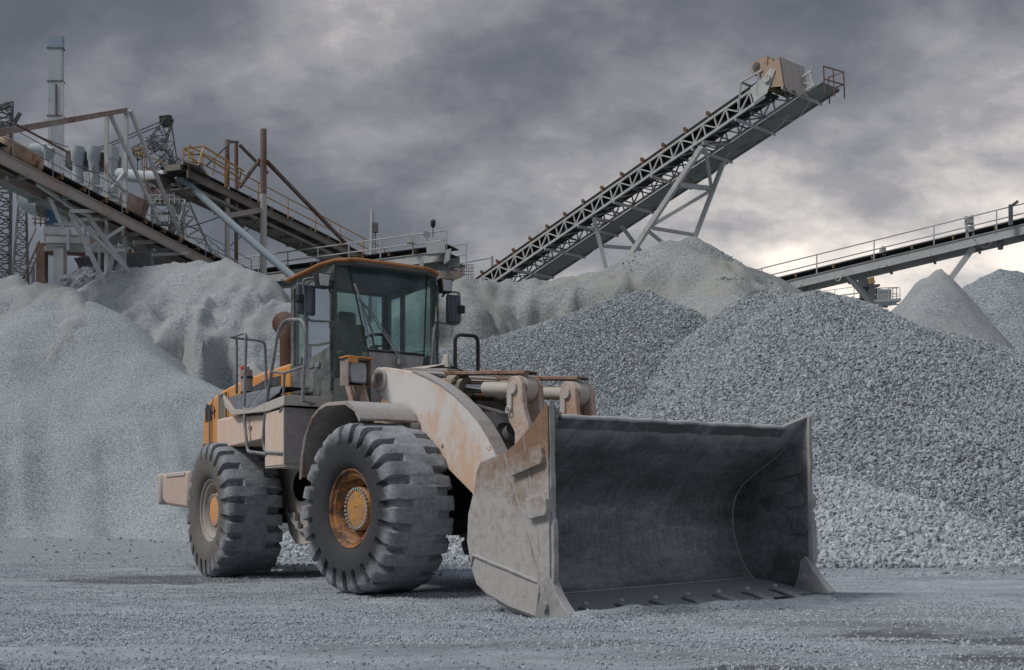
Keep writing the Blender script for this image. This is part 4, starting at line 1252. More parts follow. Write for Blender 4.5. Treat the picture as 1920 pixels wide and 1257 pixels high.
    mb = MB(); mb.cyl((3.55, y1, .115), (3.55, y1 + s_ * .03, .115), .034, 14); mb.cyl((3.55, y0, .16), (3.55, y0 - s_ * .03, .16), .040, 14); mb.build('tooth_bolt', m_bedge, th, smooth=35)
# blade and teeth
mb = MB(); mb.prism([(3.66, .004), (3.66, .018), (3.58, .040), (2.95, .135), (2.95, .02), (3.3, .002)], 'y', -W2 + .004, W2 - .004)
mb.build('blade', m_blade, bucket, bevel=0.003)
for k in range(7):
    y_ = -1.27 + 2.54 * k / 6
    mb = MB()
    sec = []
    for (x_, w_, zt, zb) in ((3.44, .07, .075, .03), (3.49, .12, .088, .02), (3.58, .14, .078, .01), (3.66, .13, .055, .006), (3.74, .11, .03, .003), (3.79, .09, .012, .002)):
        sec.append([(x_, y_ - w_ / 2, zb), (x_, y_ - w_ / 2, zt * .8 + zb * .2), (x_, y_ - w_ / 4, zt), (x_, y_ + w_ / 4, zt), (x_, y_ + w_ / 2, zt * .8 + zb * .2), (x_, y_ + w_ / 2, zb)])
    mb.grid(sec); mb.add(sec[0], [(5, 4, 3, 2, 1, 0)]); mb.add(sec[-1], [tuple(range(6))])
    t = mb.build('bucket_tooth', m_blade, bucket, bevel=0.008)
    mb = MB(); mb.lathe([(.0, .03), (.018, .027), (.028, .012), (.032, 0)], (3.49, y_, .088), (0, 0, 1), 12); mb.build('tooth_bolt', m_bedge, t, smooth=50)

# ---------------- fenders over the front wheels
for s_ in (-1, 1):
    mb = MB()
    fpts = [(-.99, 1.28), (-.97, 1.50), (-.89, 1.74), (-.74, 1.93), (-.55, 2.03), (-.40, 2.06), (-.02, 2.045), (.16, 1.96), (.26, 1.84)]
    yi, yo_ = s_ * .70, s_ * 1.43
    top = [[(x_, yi, z_), (x_, yo_, z_ - .015), (x_ * 1.01, yo_ + s_ * .012, z_ - .055)] for x_, z_ in fpts]
    bot = [[(x_ * .97 + (0), yi, z_ - .022), (x_ * .97, yo_, z_ - .036), (x_ * .985, yo_ + s_ * .004, z_ - .06)] for x_, z_ in fpts]
    mb.grid(top); mb.grid(bot)
    for r1, r2 in ((top[0], bot[0]), (top[-1], bot[-1])): mb.grid([r1, r2])
    mb.grid([[t_[2] for t_ in top], [b_[2] for b_ in bot]])
    F(mb, 'front_fender', dusty('dusty_fender_steel', (0.17, 0.13, 0.10), 0.6, (0.36, 0.35, 0.345), 0.15, updust=0.95), smooth=25)
    # lamp bracket and headlight
    mb = MB(); mb.prism([(-.86, 2.03), (-.42, 2.03), (-.50, 2.20), (-.62, 2.50), (-.72, 2.58), (-.80, 2.50), (-.86, 2.30)], 'y', s_ * .86, s_ * .885)
    mb.prism([(-.74, 2.05), (-.66, 2.05), (-.84, 2.42), (-.90, 2.38)], 'y', s_ * .90, s_ * .93)
    F(mb, 'lamp_bracket', m_lever, bevel=0.005)
    hl = MB()
    cx_, cy_, cz_ = -.58, s_ * .97, 2.425
    hl.grid([[(cx_ + .10, cy_ - .15, cz_ + .145), (cx_ + .10, cy_ + .15, cz_ + .145), (cx_ + .10, cy_ + .15, cz_ - .17), (cx_ + .10, cy_ - .15, cz_ - .17), (cx_ + .10, cy_ - .15, cz_ + .145)],
             [(cx_ - .10, cy_ - .13, cz_ + .125), (cx_ - .10, cy_ + .13, cz_ + .125), (cx_ - .10, cy_ + .13, cz_ - .15), (cx_ - .10, cy_ - .13, cz_ - .15), (cx_ - .10, cy_ - .13, cz_ + .125)]])
    hl.box((cx_ - .10, cy_, cz_ - .01), (.012, .26, .27))
    h_ = F(hl, 'headlight', dusty('lamp_shroud', (0.16, 0.10, 0.07), 0.6, (0.36, 0.34, 0.33), 0.2), bevel=0.0)
    sol = h_.modifiers.new('wall', 'SOLIDIFY'); sol.thickness = .012
    hl = MB(); hl.box((cx_ + .03, cy_, cz_ + .156), (.20, .33, .016)); hl.box((cx_ + .128, cy_ - .10, cz_ + .125), (.012, .12, .075))
    hl.build('lamp_visor', m_orange, h_, bevel=0.003)
    hl = MB(); hl.prism([(cy_ - .105, cz_ + .11), (cy_ + .105, cz_ + .11), (cy_ + .12, cz_ + .03), (cy_ + .11, cz_ - .125), (cy_ - .09, cz_ - .125), (cy_ - .12, cz_ + .02)], 'x', cx_ - .02, cx_ + .075)
    lens = dusty('dust_covered_lens', (0.22, 0.235, 0.26), 0.8, (0.40, 0.415, 0.44), 0, rough=0.5)
    hl.build('lens', lens, h_, bevel=0.02)
    hl = MB(); hl.cyl((cx_, cy_, cz_ - .17), (cx_ - .1, cy_ - s_ * .10, cz_ - .36), .02, 8); hl.build('lamp_stem', m_rail, h_)

# ---------------- rear frame: hood, counterweight
hood = [(-2.42, 1.20), (-2.50, 1.45), (-2.51, 2.15), (-2.46, 2.42), (-2.36, 2.52), (-2.05, 2.62), (-1.55, 2.69), (-.95, 2.735), (.0, 2.78), (1.02, 2.79), (1.02, 1.62), (-.9, 1.60), (-1.0, 1.20)]
mb = MB(); mb.prism(hood, 'y', -.72, .72)
hood_o = Rr(mb, 'hood', m_orange, bevel=0.05)
mb = MB(); mb.prism([(-.84, 2.69), (-.84, 2.30), (1.00, 2.30), (1.00, 2.66), (-.0, 2.66), (-.70, 2.60)], 'y', -.724, -.735)
mb.prism([(-.84, 2.58), (-.84, 2.30), (1.00, 2.30), (1.00, 2.66), (-.0, 2.64), (-.70, 2.60)], 'y', .724, .735)
mb2 = MB()
for s_ in (-1, 1): mb2.prism([(-.90, 2.54), (-.90, 2.25), (.74, 2.25), (.74, 2.655), (.2, 2.65)], 'y', s_ * .723, s_ * .733)
mb2.build('side_mesh_panel', dusty('dark_vent_mesh', (0.05, 0.055, 0.06), 0.35, (0.22, 0.23, 0.24), 0, streak=0.6), hood_o)
# seams and grille with woven openings
for x_ in (-2.02, -1.30, -.96):
    mb = MB(); mb.box((x_, -.7215, 2.08), (.010, .004, 1.1)); mb.build('door_seam', m_black, hood_o)
mb = MB()
gx0, gx1, gz0, gz1 = -1.66, -1.40, 1.55, 2.52
for row in range(26):
    z_ = gz0 + (gz1 - gz0) * row / 25
    for s2 in (0,):
        mb.beam((gx0, -.737, z_ - .03), (gx1, -.737, z_ + .10), .008); mb.beam((gx0, -.739, z_ + .10), (gx1, -.739, z_ - .03), .008)
mb.box(((gx0 + gx1) / 2, -.736, gz1 + .1), (gx1 - gx0 + .06, .02, .03)); mb.box((gx0 - .015, -.736, 2.06), (.03, .02, 1.15)); mb.box((gx1 + .015, -.736, 2.06), (.03, .02, 1.15))
mb.build('grille', dusty('grille_steel', (0.26, 0.22, 0.18), 0.5, (0.36, 0.34, 0.31), 0.1), hood_o)
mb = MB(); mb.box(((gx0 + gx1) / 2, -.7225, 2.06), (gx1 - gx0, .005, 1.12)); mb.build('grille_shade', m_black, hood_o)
# faded dark marking on the rear corner, remains of painted figures
mb = MB()
mb.prism([(-2.36, 2.26), (-2.36, 2.46), (-2.30, 2.54), (-2.20, 2.52), (-2.20, 2.27)], 'y', -.7215, -.726)
mb.prism([(-2.18, 2.27), (-2.18, 2.50), (-2.05, 2.52), (-2.05, 2.27)], 'y', -.7215, -.726)
mk = mb.build('dark_marking', dusty('faded_black_marking', (0.04, 0.04, 0.045), 0.35, (0.26, 0.25, 0.24), 0), hood_o)
mb = MB(); mb.box((-1.97, -.724, 2.38), (.10, .006, .028)); mb.box((-1.94, -.724, 2.43), (.028, .006, .09)); mb.box((-1.92, -.724, 2.33), (.028, .006, .08)); mb.box((-1.90, -.724, 2.405), (.06, .006, .025))
mb.build('painted_figure', m_black, hood_o)
mb = MB(); mb.prism([(-2.49, 1.45), (-2.13, 1.45), (-2.13, 1.93), (-2.49, 1.93)], 'y', -.7215, -.728); mb.build('rear_vent', dusty('brown_vent', (0.16, 0.09, 0.06), 0.4, (0.26, 0.20, 0.17), 0.3), hood_o)
mb = MB(); mb.tube([(-2.09, -.745, 1.5), (-2.09, -.745, 2.42)], .014, 8); mb.build('door_bar', m_rail, hood_o)
# counterweight
cwp = [(-2.05, .93), (-3.12, .99), (-3.42, 1.08), (-3.44, 1.42), (-3.36, 1.50), (-2.05, 1.50)]
mb = MB(); mb.prism(cwp, 'y', -1.10, 1.10)
cwm = dusty('counterweight_paint', (0.50, 0.33, 0.25), 0.8, (0.48, 0.40, 0.35), 0.05, updust=0.6)
cw = Rr(mb, 'counterweight', cwm, bevel=0.05)
mb = MB(); mb.box((-3.40, 0, 1.25), (.16, 2.3, .50)); mb.build('bumper', m_cream, cw, bevel=0.05)
mb = MB(); mb.box((-2.62, -1.108, 1.455), (.95, .014, .05)); mb.build('trim_strip', m_cream, cw, bevel=0.003)

# exhaust (rusty, with cut-off mouth) and dust bowl
mb = MB(); mb.tube([(.10, -.35, 2.72), (.10, -.35, 3.22), (.08, -.35, 3.34), (.0, -.35, 3.45), (-.10, -.35, 3.50)], .13, 20, radii=[.125, .125, .135, .15, .165])
ex = Rr(mb, 'exhaust_pipe', m_rust, smooth=50)
mb = MB(); mb.cyl((.10, -.35, 2.72), (.10, -.35, 2.84), .16, 20); mb.build('exhaust_collar', m_rust, ex, smooth=35)

# ---------------- decks, step box, tanks
m_deckside = m_cream
for s_ in (-1, 1):
    vis = s_ < 0
    mb = MB()
    mb.prism([(.20, 2.41), (.56, 2.20), (1.2, 2.135), (1.8, 2.18), (2.36, 2.215), (2.36, 2.10), (1.8, 2.07), (1.2, 2.095), (.56, 2.12), (.30, 2.25)], 'y', s_ * 1.28, s_ * 1.32)
    mb.prism([(2.355, s_ * 1.30), (2.395, s_ * 1.12), (2.395, s_ * .74), (2.355, s_ * .74)], 'z', 2.10, 2.22)
    dk = Rr(mb, 'deck', m_deckside, bevel=0.004)
    mb = MB()
    mb.add([(.30, s_ * 1.275, 2.38), (.60, s_ * 1.275, 2.16), (1.25, s_ * 1.275, 2.12), (.20, s_ * 1.10, 2.43), (1.75, s_ * 1.10, 2.40), (1.85, s_ * 1.18, 2.30)], [(0, 1, 2, 5, 4, 3)])
    mb.grid([[(x_, s_ * .73, z_), (x_, s_ * 1.28, z_)] for x_, z_ in ((.60, 2.14), (1.25, 2.10), (1.8, 2.12), (2.36, 2.19))])
    mb.grid([[(x_, s_ * .73, z_ - .03), (x_, s_ * 1.28, z_ - .03)] for x_, z_ in ((.60, 2.14), (1.25, 2.10), (1.8, 2.12), (2.36, 2.19))])
    mb.grid([[(.20, s_ * .73, 2.42), (.20, s_ * 1.10, 2.42)], [(1.75, s_ * .73, 2.39), (1.75, s_ * 1.10, 2.39)]])
    mb.build('deck_plate', m_plate, dk)
    mb = MB(); mb.prism([(-.10, 2.12), (.56, 2.10), (1.66, 2.05), (1.66, 1.77), (.1, 1.73), (-.10, 1.72)], 'y', s_ * .80, s_ * 1.24)
    Rr(mb, 'side_tank', m_panel, bevel=0.012)
    mb = MB(); mb.box((.25, s_ * .98, 1.93), (1.1, .5, .40)); Rr(mb, 'side_cover', m_panel, bevel=0.012)
    mb = MB(); mb.box((2.0, s_ * 1.05, 1.735), (.62, .50, .66))
    bx = Rr(mb, 'step_box', m_panel, bevel=0.012)
    mb = MB(); mb.box((2.316, s_ * .90, 1.75), (.014, .79, .66)); mb.build('box_front', m_greyd, bx, bevel=0.004)
    mb = MB(); mb.box((2.0, s_ * .90, 1.400), (.63, .78, .02)); mb.box((2.325, s_ * 1.305, 1.74), (.02, .018, .66)); mb.build('box_edge', m_cream, bx)
    mb = MB(); mb.box((2.10, s_ * .62, 1.86), (.5, .30, .50)); mb.build('inner_panel', m_panel, bx, bevel=0.02)
    mb = MB(); mb.box((1.05, s_ * 1.25, 1.93), (.08, .02, .035)); mb.build('latch', m_rail, bx)

    # handrails
    y_ = s_ * 1.30
    mb = MB()
    mb.bent([(1.10, y_, 2.14), (.97, y_, 2.16), (1.05, y_, 3.12), (.41, y_, 3.15), (.41, s_ * .81, 3.14), (.41, s_ * .79, 2.42)], .019, .08)
    mb.tube([(.41, s_ * 1.20, 3.14), (.41, s_ * 1.20, 2.42)], .018, 8)
    Rr(mb, 'handrail', m_rail, smooth=50)
    mb = MB()
    mb.bent([(1.34, y_, 2.14), (.98, y_, 2.15), (1.0, y_ - s_ * .0, 1.95), (1.10, y_, 1.62), (1.75, y_, 1.56)], .021, .07)
    if vis: mb.bent([(2.32, y_, 1.54), (1.72, y_, 1.585), (1.63, y_, 1.70), (1.72, y_, 2.09), (1.82, y_, 2.35), (2.13, y_, 3.00), (2.38, y_, 3.09), (2.84, y_, 3.02), (2.98, y_, 2.86), (2.86, y_, 2.10)], .022, .12)
    if vis: mb.bent([(1.95, y_, 2.535), (2.32, y_, 2.475), (2.93, y_, 2.49)], .015, .05)
    mb.bent([(2.32, y_, 2.475), (2.28, y_, 2.07), (2.18, y_, 2.04)], .016, .05)
    if vis: mb.tube([(2.86, y_, 2.11), (2.60, s_ * 1.05, 2.11), (2.38, s_ * 1.0, 2.13)], .018, 8)
    Rr(mb, 'ladder_rail', m_rail, smooth=50)
    if vis:
        mb = MB(); mb.cyl((.24, s_ * 1.0, 2.36), (.24, s_ * 1.0, 2.76), .075, 18); mb.cyl((.24, s_ * 1.0, 2.76), (.24, s_ * 1.0, 2.80), .04, 12)
        fe = Rr(mb, 'extinguisher_bracket', dusty('grey_canister', (0.26, 0.20, 0.19), 0.6, (0.36, 0.35, 0.35), 0.1), smooth=35)
        mb = MB(); mb.cyl((.10, s_ * 1.0, 2.60), (.10, s_ * 1.0, 2.80), .035, 12); mb.box((.10, s_ * 1.0, 2.82), (.12, .03, .03)); mb.build('valve', m_red, fe, smooth=35)
        for z_ in (2.46, 2.66):
            mb = MB(); mb.lathe([(.078, -.012), (.083, -.012), (.083, .012), (.078, .012)], (.24, s_ * 1.0, z_), (0, 0, 1), 18)
            mb.build('clamp_band', m_black, fe)

# ---------------- cab
def glass(name, tint, fac, rough=0.05, dirt=0.25):
    """dusty tinted pane: thin film of dirt over clear tinted glass"""
    m = bpy.data.materials.new(name); m.use_nodes = True
    N, L = m.node_tree.nodes, m.node_tree.links
    N.clear()
    out_ = N.new('ShaderNodeOutputMaterial')
    tr = N.new('ShaderNodeBsdfTransparent'); tr.inputs[0].default_value = tint + (1,)
    gl = N.new('ShaderNodeBsdfGlossy'); gl.inputs['Roughness'].default_value = rough; gl.inputs[0].default_value = (.9, .95, 1, 1)
    d1 = N.new('ShaderNodeBsdfDiffuse'); d1.inputs[0].default_value = (.30, .34, .34, 1)
    d2 = N.new('ShaderNodeBsdfTranslucent'); d2.inputs[0].default_value = (.42, .50, .48, 1)
    df = N.new('ShaderNodeMixShader'); df.inputs[0].default_value = .5; L.new(d1.outputs[0], df.inputs[1]); L.new(d2.outputs[0], df.inputs[2])
    fr = N.new('ShaderNodeFresnel'); fr.inputs[0].default_value = 1.45
    mx = N.new('ShaderNodeMixShader'); L.new(fr.outputs[0], mx.inputs[0]); L.new(tr.outputs[0], mx.inputs[1]); L.new(gl.outputs[0], mx.inputs[2])
    tc_ = N.new('ShaderNodeTexCoord'); nz = N.new('ShaderNodeTexNoise'); nz.inputs['Scale'].default_value = 3.0; nz.inputs['Detail'].default_value = 9; nz.inputs['Roughness'].default_value = 0.7
    mp = N.new('ShaderNodeMapping'); mp.inputs['Scale'].default_value = (1, 1, .5)
    L.new(tc_.outputs['Object'], mp.inputs[0]); L.new(mp.outputs[0], nz.inputs[0])
    mr_ = N.new('ShaderNodeMapRange'); mr_.inputs[1].default_value = .35; mr_.inputs[2].default_value = .8; mr_.inputs[3].default_value = dirt * .35; mr_.inputs[4].default_value = dirt * 1.6
    L.new(nz.outputs[0], mr_.inputs[0])
    m2 = N.new('ShaderNodeMixShader'); L.new(mr_.outputs[0], m2.inputs[0]); L.new(mx.outputs[0], m2.inputs[1]); L.new(df.outputs[0], m2.inputs[2])
    L.new(m2.outputs[0], out_.inputs[0])
    return m


g_side = glass('green_tinted_dusty_glass', (.72, .90, .83), 0, dirt=0.27)
g_front = glass('blue_tinted_windscreen', (.66, .87, .95), 0, dirt=0.20)
cabm = empty('cab'); cabm.parent = loader; cabm.matrix_local = RM
m_inside = Mat('cab_lining', 0.9); m_inside.color((.10, .10, .095)); m_inside = m_inside.m


def C(mb, name, mat, **k): return mb.build(name, mat, cabm, **k)


Z0, ZB, ZT = 2.20, 3.80, 3.86
YC = .70
XB, XF = 1.03, 2.38
# floor, lower walls, rear wall
mb = MB()
mb.box(((XB + XF) / 2, 0, 2.19), (XF - XB, 2 * YC, .06))
mb.box((XB + .02, 0, 2.48), (.04, 2 * YC - .02, .60))
C(mb, 'cab_floor', m_cabpaint)
# door sides: lower panel with sloping top, posts, top rail
for s_ in (-1, 1):
    mb = MB()
    mb.prism([(XB, 2.22), (XF - .08, 2.22), (XF - .08, 2.86), (1.52, 2.76), (1.50, 2.72), (XB, 2.72)], 'y', s_ * (YC - .03), s_ * YC)
    mb.prism([(XB, 2.72), (XB + .10, 2.72), (XB + .10, ZB), (XB, ZB)], 'y', s_ * (YC - .05), s_ * (YC + .002))
    mb.prism([(1.46, 2.74), (1.53, 2.74), (1.53, ZB), (1.46, ZB)], 'y', s_ * (YC - .045), s_ * (YC + .003))
    mb.prism([(XF - .09, 2.86), (XF - .01, 2.86), (XF - .01, ZB), (XF - .09, ZB)], 'y', s_ * (YC - .05), s_ * (YC + .004))
    mb.prism([(XF - .075, 2.14), (XF - .0, 2.14), (XF - .0, 2.87), (XF - .075, 2.87)], 'y', s_ * (YC - .05), s_ * (YC + .003))
    mb.prism([(XB, ZB - .08), (XF, ZB - .08), (XF, ZT), (XB, ZT)], 'y', s_ * (YC - .04), s_ * (YC + .001))
    dr = C(mb, 'door', m_cabpaint, bevel=0.006)
    mb = MB()
    yw = s_ * (YC - .017)
    mb.add([(XB + .10, yw, 2.70), (1.46, yw, 2.70), (1.46, yw, ZB - .08), (XB + .10, yw, ZB - .08)], [(0, 1, 2, 3)])
    mb.add([(1.53, yw, 2.74), (XF - .09, yw, 2.84), (XF - .09, yw, ZB - .08), (1.53, yw, ZB - .08)], [(0, 1, 2, 3)])
    mb.build('door_window', g_side, dr)
    mb = MB(); mb.box((1.93, s_ * (YC + .012), 2.66), (.11, .022, .055)); mb.build('door_lock', m_rail, dr); mb = MB(); mb.box((1.72, s_ * (YC + .010), 2.66), (.14, .012, .02)); mb.build('door_handle', m_rail, dr)
    # hinge pins by the front post
    mb = MB(); mb.tube([(XF - .03, s_ * (YC + .025), 2.3), (XF - .03, s_ * (YC + .025), 3.72)], .017, 8)
    for z_ in (2.5, 3.1, 3.65): mb.box((XF - .03, s_ * (YC + .02), z_), (.05, .04, .09))
    mb.build('door_hinge', m_cabpaint, dr)
# rear window frame
mb = MB(); mb.box((XB + .02, 0, 3.82), (.04, 2 * YC - .02, .10))
for y_ in (-YC + .05, YC - .05, ): mb.box((XB + .02, y_, 3.3), (.04, .10, 1.06))
C(mb, 'rear_wall', m_cabpaint)
mb = MB(); yq = YC - .1; mb.add([(XB + .02, -yq, 2.78), (XB + .02, yq, 2.78), (XB + .02, yq, 3.78), (XB + .02, -yq, 3.78)], [(0, 1, 2, 3)]); C(mb, 'rear_window', g_side)
# curved corner panes (taper: the windscreen narrows downwards)
wt, wb = .525, .355       # half width of the windscreen at top and at z 2.20
def XWf(z_): return 2.42 + .19 * max(0.0, min(1.15, (ZB - z_)))
def wy(z_): return wb + (wt - wb) * min(1, max(0, (z_ - 2.60) / (ZB - 2.60)))
for s_ in (-1, 1):
    mb = MB(); rows = []
    for z_ in [2.45 + (ZB - 2.45) * k / 10 for k in range(11)]:
        y1_ = wy(z_)
        row = []
        for j in range(9):
            t = j / 8
            yy = YC + (y1_ - YC) * t
            xx = XF - .005 + (XWf(z_) - XF) * math.sin(t * math.pi / 2)
            row.append((xx, s_ * yy, z_))
        rows.append(row)
    mb.grid(rows); C(mb, 'corner_window', g_side, smooth=60)
    mb = MB(); rows = []
    for z_ in (2.14, 2.3, 2.45):
        row = []
        for j in range(9):
            t = j / 8; yy = YC + (wy(z_) - YC) * t
            row.append((XF - .003 + (XWf(z_) - XF) * math.sin(t * math.pi / 2), s_ * yy, z_))
        rows.append(row)
    mb.grid(rows); C(mb, 'corner_panel', dusty('dusty_olive_cab_panel', (0.085, 0.095, 0.088), 0.45, (0.22, 0.235, 0.22), 0, updust=0.3), smooth=60)
# windscreen with its dark rubber edge
mb = MB(); ws = []
for z_ in [2.78 + (ZB - 2.78) * k / 8 for k in range(9)]:
    ws.append([(XWf(z_) + .012 + .03 * (1 - (y_ / wt) ** 2), y_, z_) for y_ in [wy(z_) * (-1 + 2 * j / 10) for j in range(11)]])
mb.grid(ws); C(mb, 'windscreen', g_front, smooth=60)
mb = MB()
for q in (-1, 1): mb.tube([(XWf(2.3) + .015, q * wy(2.3), 2.3), (XWf(2.65) + .015, q * wy(2.65), 2.65), (XWf(ZB) + .015, q * wy(ZB), ZB)], .010, 6)
mb.tube([r_ for r_ in ws[0]], .018, 6)
C(mb, 'windscreen_seal', m_black)
# painted front wall under the windscreen
mb = MB(); fw = []
for z_ in (2.14, 2.45, 2.77):
    fw.append([(XWf(z_) + .010 + .03 * (1 - (y_ / wt) ** 2), y_, z_) for y_ in [wy(z_) * (-1 + 2 * j / 10) for j in range(11)]])
mb.grid(fw); C(mb, 'front_wall', dusty('scratched_cab_front', (0.22, 0.20, 0.19), 0.75, (0.44, 0.44, 0.44), 0.15, scale=4), smooth=60)
# sun strip at the top of the windscreen
mb = MB(); mb.grid([[(XWf(z_) - .01 + .03 * (1 - (y_ / wt) ** 2), y_, z_) for y_ in [wy(z_) * (-1 + 2 * j / 10) * .99 for j in range(11)]] for z_ in (3.62, ZB)])
C(mb, 'sun_strip', glass('blue_sun_strip', (.30, .42, .50), 0, dirt=0.30), smooth=60)
# roof
mb = MB()
rp = [(XB - .08, -.76), (XB - .08, .76), (XF - .25, .775), (XF + .02, .72), (XF + .20, .52), (XF + .20, -.52), (XF + .02, -.72), (XF - .25, -.775)]
mb.prism(rp, 'z', 3.832, 3.872)
mb.prism([(x_ * .96 + .07, y_ * .93) for x_, y_ in rp], 'z', 3.86, 3.89)
rf = C(mb, 'cab_roof', m_roof, bevel=0.014)
mb = MB(); mb.prism([(XB + .02, -.68), (XB + .02, .68), (XF + .02, .68), (XF + .2, .46), (XF + .2, -.46), (XF + .02, -.68)], 'z', 3.80, 3.836)
mb.build('roof_lining', m_inside, rf)
# inside: seat, steering wheel, column, console
mb = MB()
mb.box((1.50, 0, 2.66), (.48, .50, .14)); mb.box((1.50, 0, 2.40), (.34, .36, .40))
st = C(mb, 'seat', m_seat, bevel=0.04)
mb = MB(); mb.box((1.27, 0, 3.02), (.13, .48, .62), (0, rad(-6), 0)); mb.box((1.22, 0, 3.40), (.10, .26, .18), (0, rad(-6), 0)); mb.build('backrest', m_seat, st, bevel=0.05)
mb = MB(); mb.box((1.55, -.30, 2.86), (.40, .09, .07)); mb.box((1.55, .30, 2.86), (.40, .09, .07)); mb.build('armrest', m_seat, st, bevel=0.025)
mb = MB(); mb.lathe([(.185, -.016), (.205, -.016), (.213, 0), (.205, .016), (.185, .016), (.178, 0)], (2.02, .0, 2.95), (-.55, 0, .8), 28, closed=True)
dwh = Vector((-.55, 0, .8)).normalized()
for a_ in (0, 2.1, 4.2):
    u_ = Vector((0, 1, 0)); w_ = dwh.cross(u_)
    mb.tube([Vector((2.02, 0, 2.95)) - dwh * .01, Vector((2.02, 0, 2.95)) + (u_ * math.cos(a_) + w_ * math.sin(a_)) * .19], .012, 6)
mb.tube([(2.03, 0, 2.93), (2.18, 0, 2.25)], .05, 10)
C(mb, 'steering_wheel', m_black, smooth=50)
mb = MB(); mb.box((2.24, 0, 2.72), (.26, .46, .20), (0, rad(12), 0)); mb.box((2.26, 0, 2.45), (.20, .4, .45)); C(mb, 'dashboard', m_inside, bevel=0.04)
mb = MB(); mb.box((1.45, -.50, 2.62), (.75, .16, .48)); mb.tube([(1.75, -.5, 2.85), (1.78, -.48, 3.0)], .018, 8); C(mb, 'console', m_inside, bevel=0.03)
# wipers
mb = MB()
def onw(y_, z_, o_=.06): return (XWf(z_) + .03 * (1 - (y_ / wt) ** 2) + o_, y_, z_)
mb.beam(onw(.03, 2.66), onw(-.38, 3.30), .020, .014); mb.beam(onw(.06, 2.68), onw(-.34, 3.29), .012, .010)
mb.beam(onw(-.49, 3.58, .035), onw(-.30, 2.95, .035), .016, .026); mb.beam(onw(-.44, 3.30), onw(-.36, 2.86, .04), .012, .018)
mb.box(onw(.03, 2.66), (.05, .10, .07)); mb.beam(onw(-.36, 3.28), onw(-.47, 3.40), .022)
C(mb, 'wiper', m_rail)
# roof lamps and mirrors on bent tube arms
def mirror_set(s_, dx=0.0):
    mb = MB()
    yb = s_ * (YC + .02)
    if s_ > 0: mb.bent([(XF, yb, 3.62), (XF + .02, yb + .10, 3.64), (XF, 1.03, 3.66), (XF, 1.04, 3.28), (XF, .95, 3.24), (XF, yb, 3.25)], .0155, .05)
    else: mb.bent([(XF - .02, yb, 3.64), (2.32, -.86, 3.64), (2.30, -1.06, 3.60), (2.30, -1.03, 3.16), (2.30, -.96, 3.12), (XF - .02, yb, 3.13)], .0155, .05)
    ar = C(mb, 'mirror_arm', m_rail, smooth=50)
    mb = MB()
    mx_, my_, mz_ = (XF + .03, .92, 3.43) if s_ > 0 else (2.24, -1.00, 3.38)
    R_ = (0, 0, rad(-14) if s_ > 0 else rad(10))
    mb.box((mx_, my_, mz_), (.06, .19, .37) if s_ > 0 else (.06, .26, .37), R_)
    mirror = mb.build('mirror', dusty('smeared_mirror_housing', (0.04, 0.05, 0.065), 0.5, (0.19, 0.21, 0.24), 0, rough=0.4, streak=0.9, scale=4), ar, bevel=0.03)
    mb = MB(); mb.box((mx_ - .033, my_, mz_), (.006, .16, .33), R_); mb.build('mirror_glass', m_chrome, mirror)
    mb = MB(); mb.box((mx_ + .04, my_ + s_ * .09, mz_ + .0), (.08, .09, .10), R_); mb.build('mirror_clamp', m_black, ar, bevel=0.012)
    mb = MB(); lx, ly, lz = (XF + .06, .80, 3.71) if s_ > 0 else (XF + .08, -.87, 3.585)
    mb.prism([(ly - .085, lz + .085), (ly + .085, lz + .085), (ly + .070, lz - .09), (ly - .070, lz - .09)], 'x', lx - .09, lx + .02)
    mb.tube([(lx - .03, ly, lz - .08), (lx - .05, ly - s_ * .03, lz - .14)] if s_ > 0 else [(lx - .03, ly + .05, lz), (XF, -YC, lz + .02)], .016, 8)
    if s_ < 0:
        mb.bent([(lx, ly + .06, lz - .06), (lx - .02, ly + .09, lz - .13), (XF, -YC - .02, lz - .12)], .010, .03, 6); mb.box((XF + .02, -.78, 3.53), (.03, .10, .05))
    lp = C(mb, 'work_light', m_black, bevel=0.012)
    mb = MB(); mb.prism([(ly - .068, lz + .068), (ly + .068, lz + .068), (ly + .055, lz - .07), (ly - .055, lz - .07)], 'x', lx + .021, lx + .030)
    mb.build('lens', dusty('clouded_lens', (0.35, 0.36, 0.37), 0.7, (0.46, 0.46, 0.46), 0, rough=0.4), lp, bevel=0.004)


mirror_set(-1); mirror_set(1)
# far side grab loop ahead of the cab
mb = MB(); mb.bent([(2.75, .75, 2.15), (2.75, .75, 3.05), (2.75, 1.08, 3.06), (2.75, 1.08, 2.15)], .024, .09, 10)
Rr(mb, 'grab_rail', m_black, smooth=50)

# ================================================================== CRUSHING PLANT
m_steel = dusty('dusty_galvanised_steel', (0.36, 0.375, 0.37), 0.6, (0.50, 0.51, 0.50), 0.15, scale=1.2, updust=0.5, bump=0)
m_steeld = dusty('dark_plant_steel', (0.10, 0.105, 0.11), 0.4, (0.26, 0.265, 0.27), 0.2, scale=1.2, bump=0)
m_rustst = dusty('rust_brown_steel', (0.14, 0.085, 0.065), 0.45, (0.27, 0.235, 0.215), 0.45, rustcol=(0.13, 0.06, 0.035), scale=0.8, bump=0)
m_pink = dusty('pinkish_dusted_panel', (0.30, 0.225, 0.19), 0.75, (0.37, 0.34, 0.32), 0.10, scale=0.8, updust=0.6, bump=0)
m_belt = Mat('rubber_belt', 0.8, 0, 0.3); m_belt.color(m_belt.mix(m_belt.noise(1.5, 4), (0.010, 0.010, 0.011), (0.03, 0.03, 0.032))); m_belt = m_belt.m
m_under = dusty('conveyor_underside_sheet', (0.19, 0.205, 0.20), 0.45, (0.23, 0.24, 0.23), 0.35, scale=0.5, rustcol=(0.13, 0.09, 0.065), bump=0)
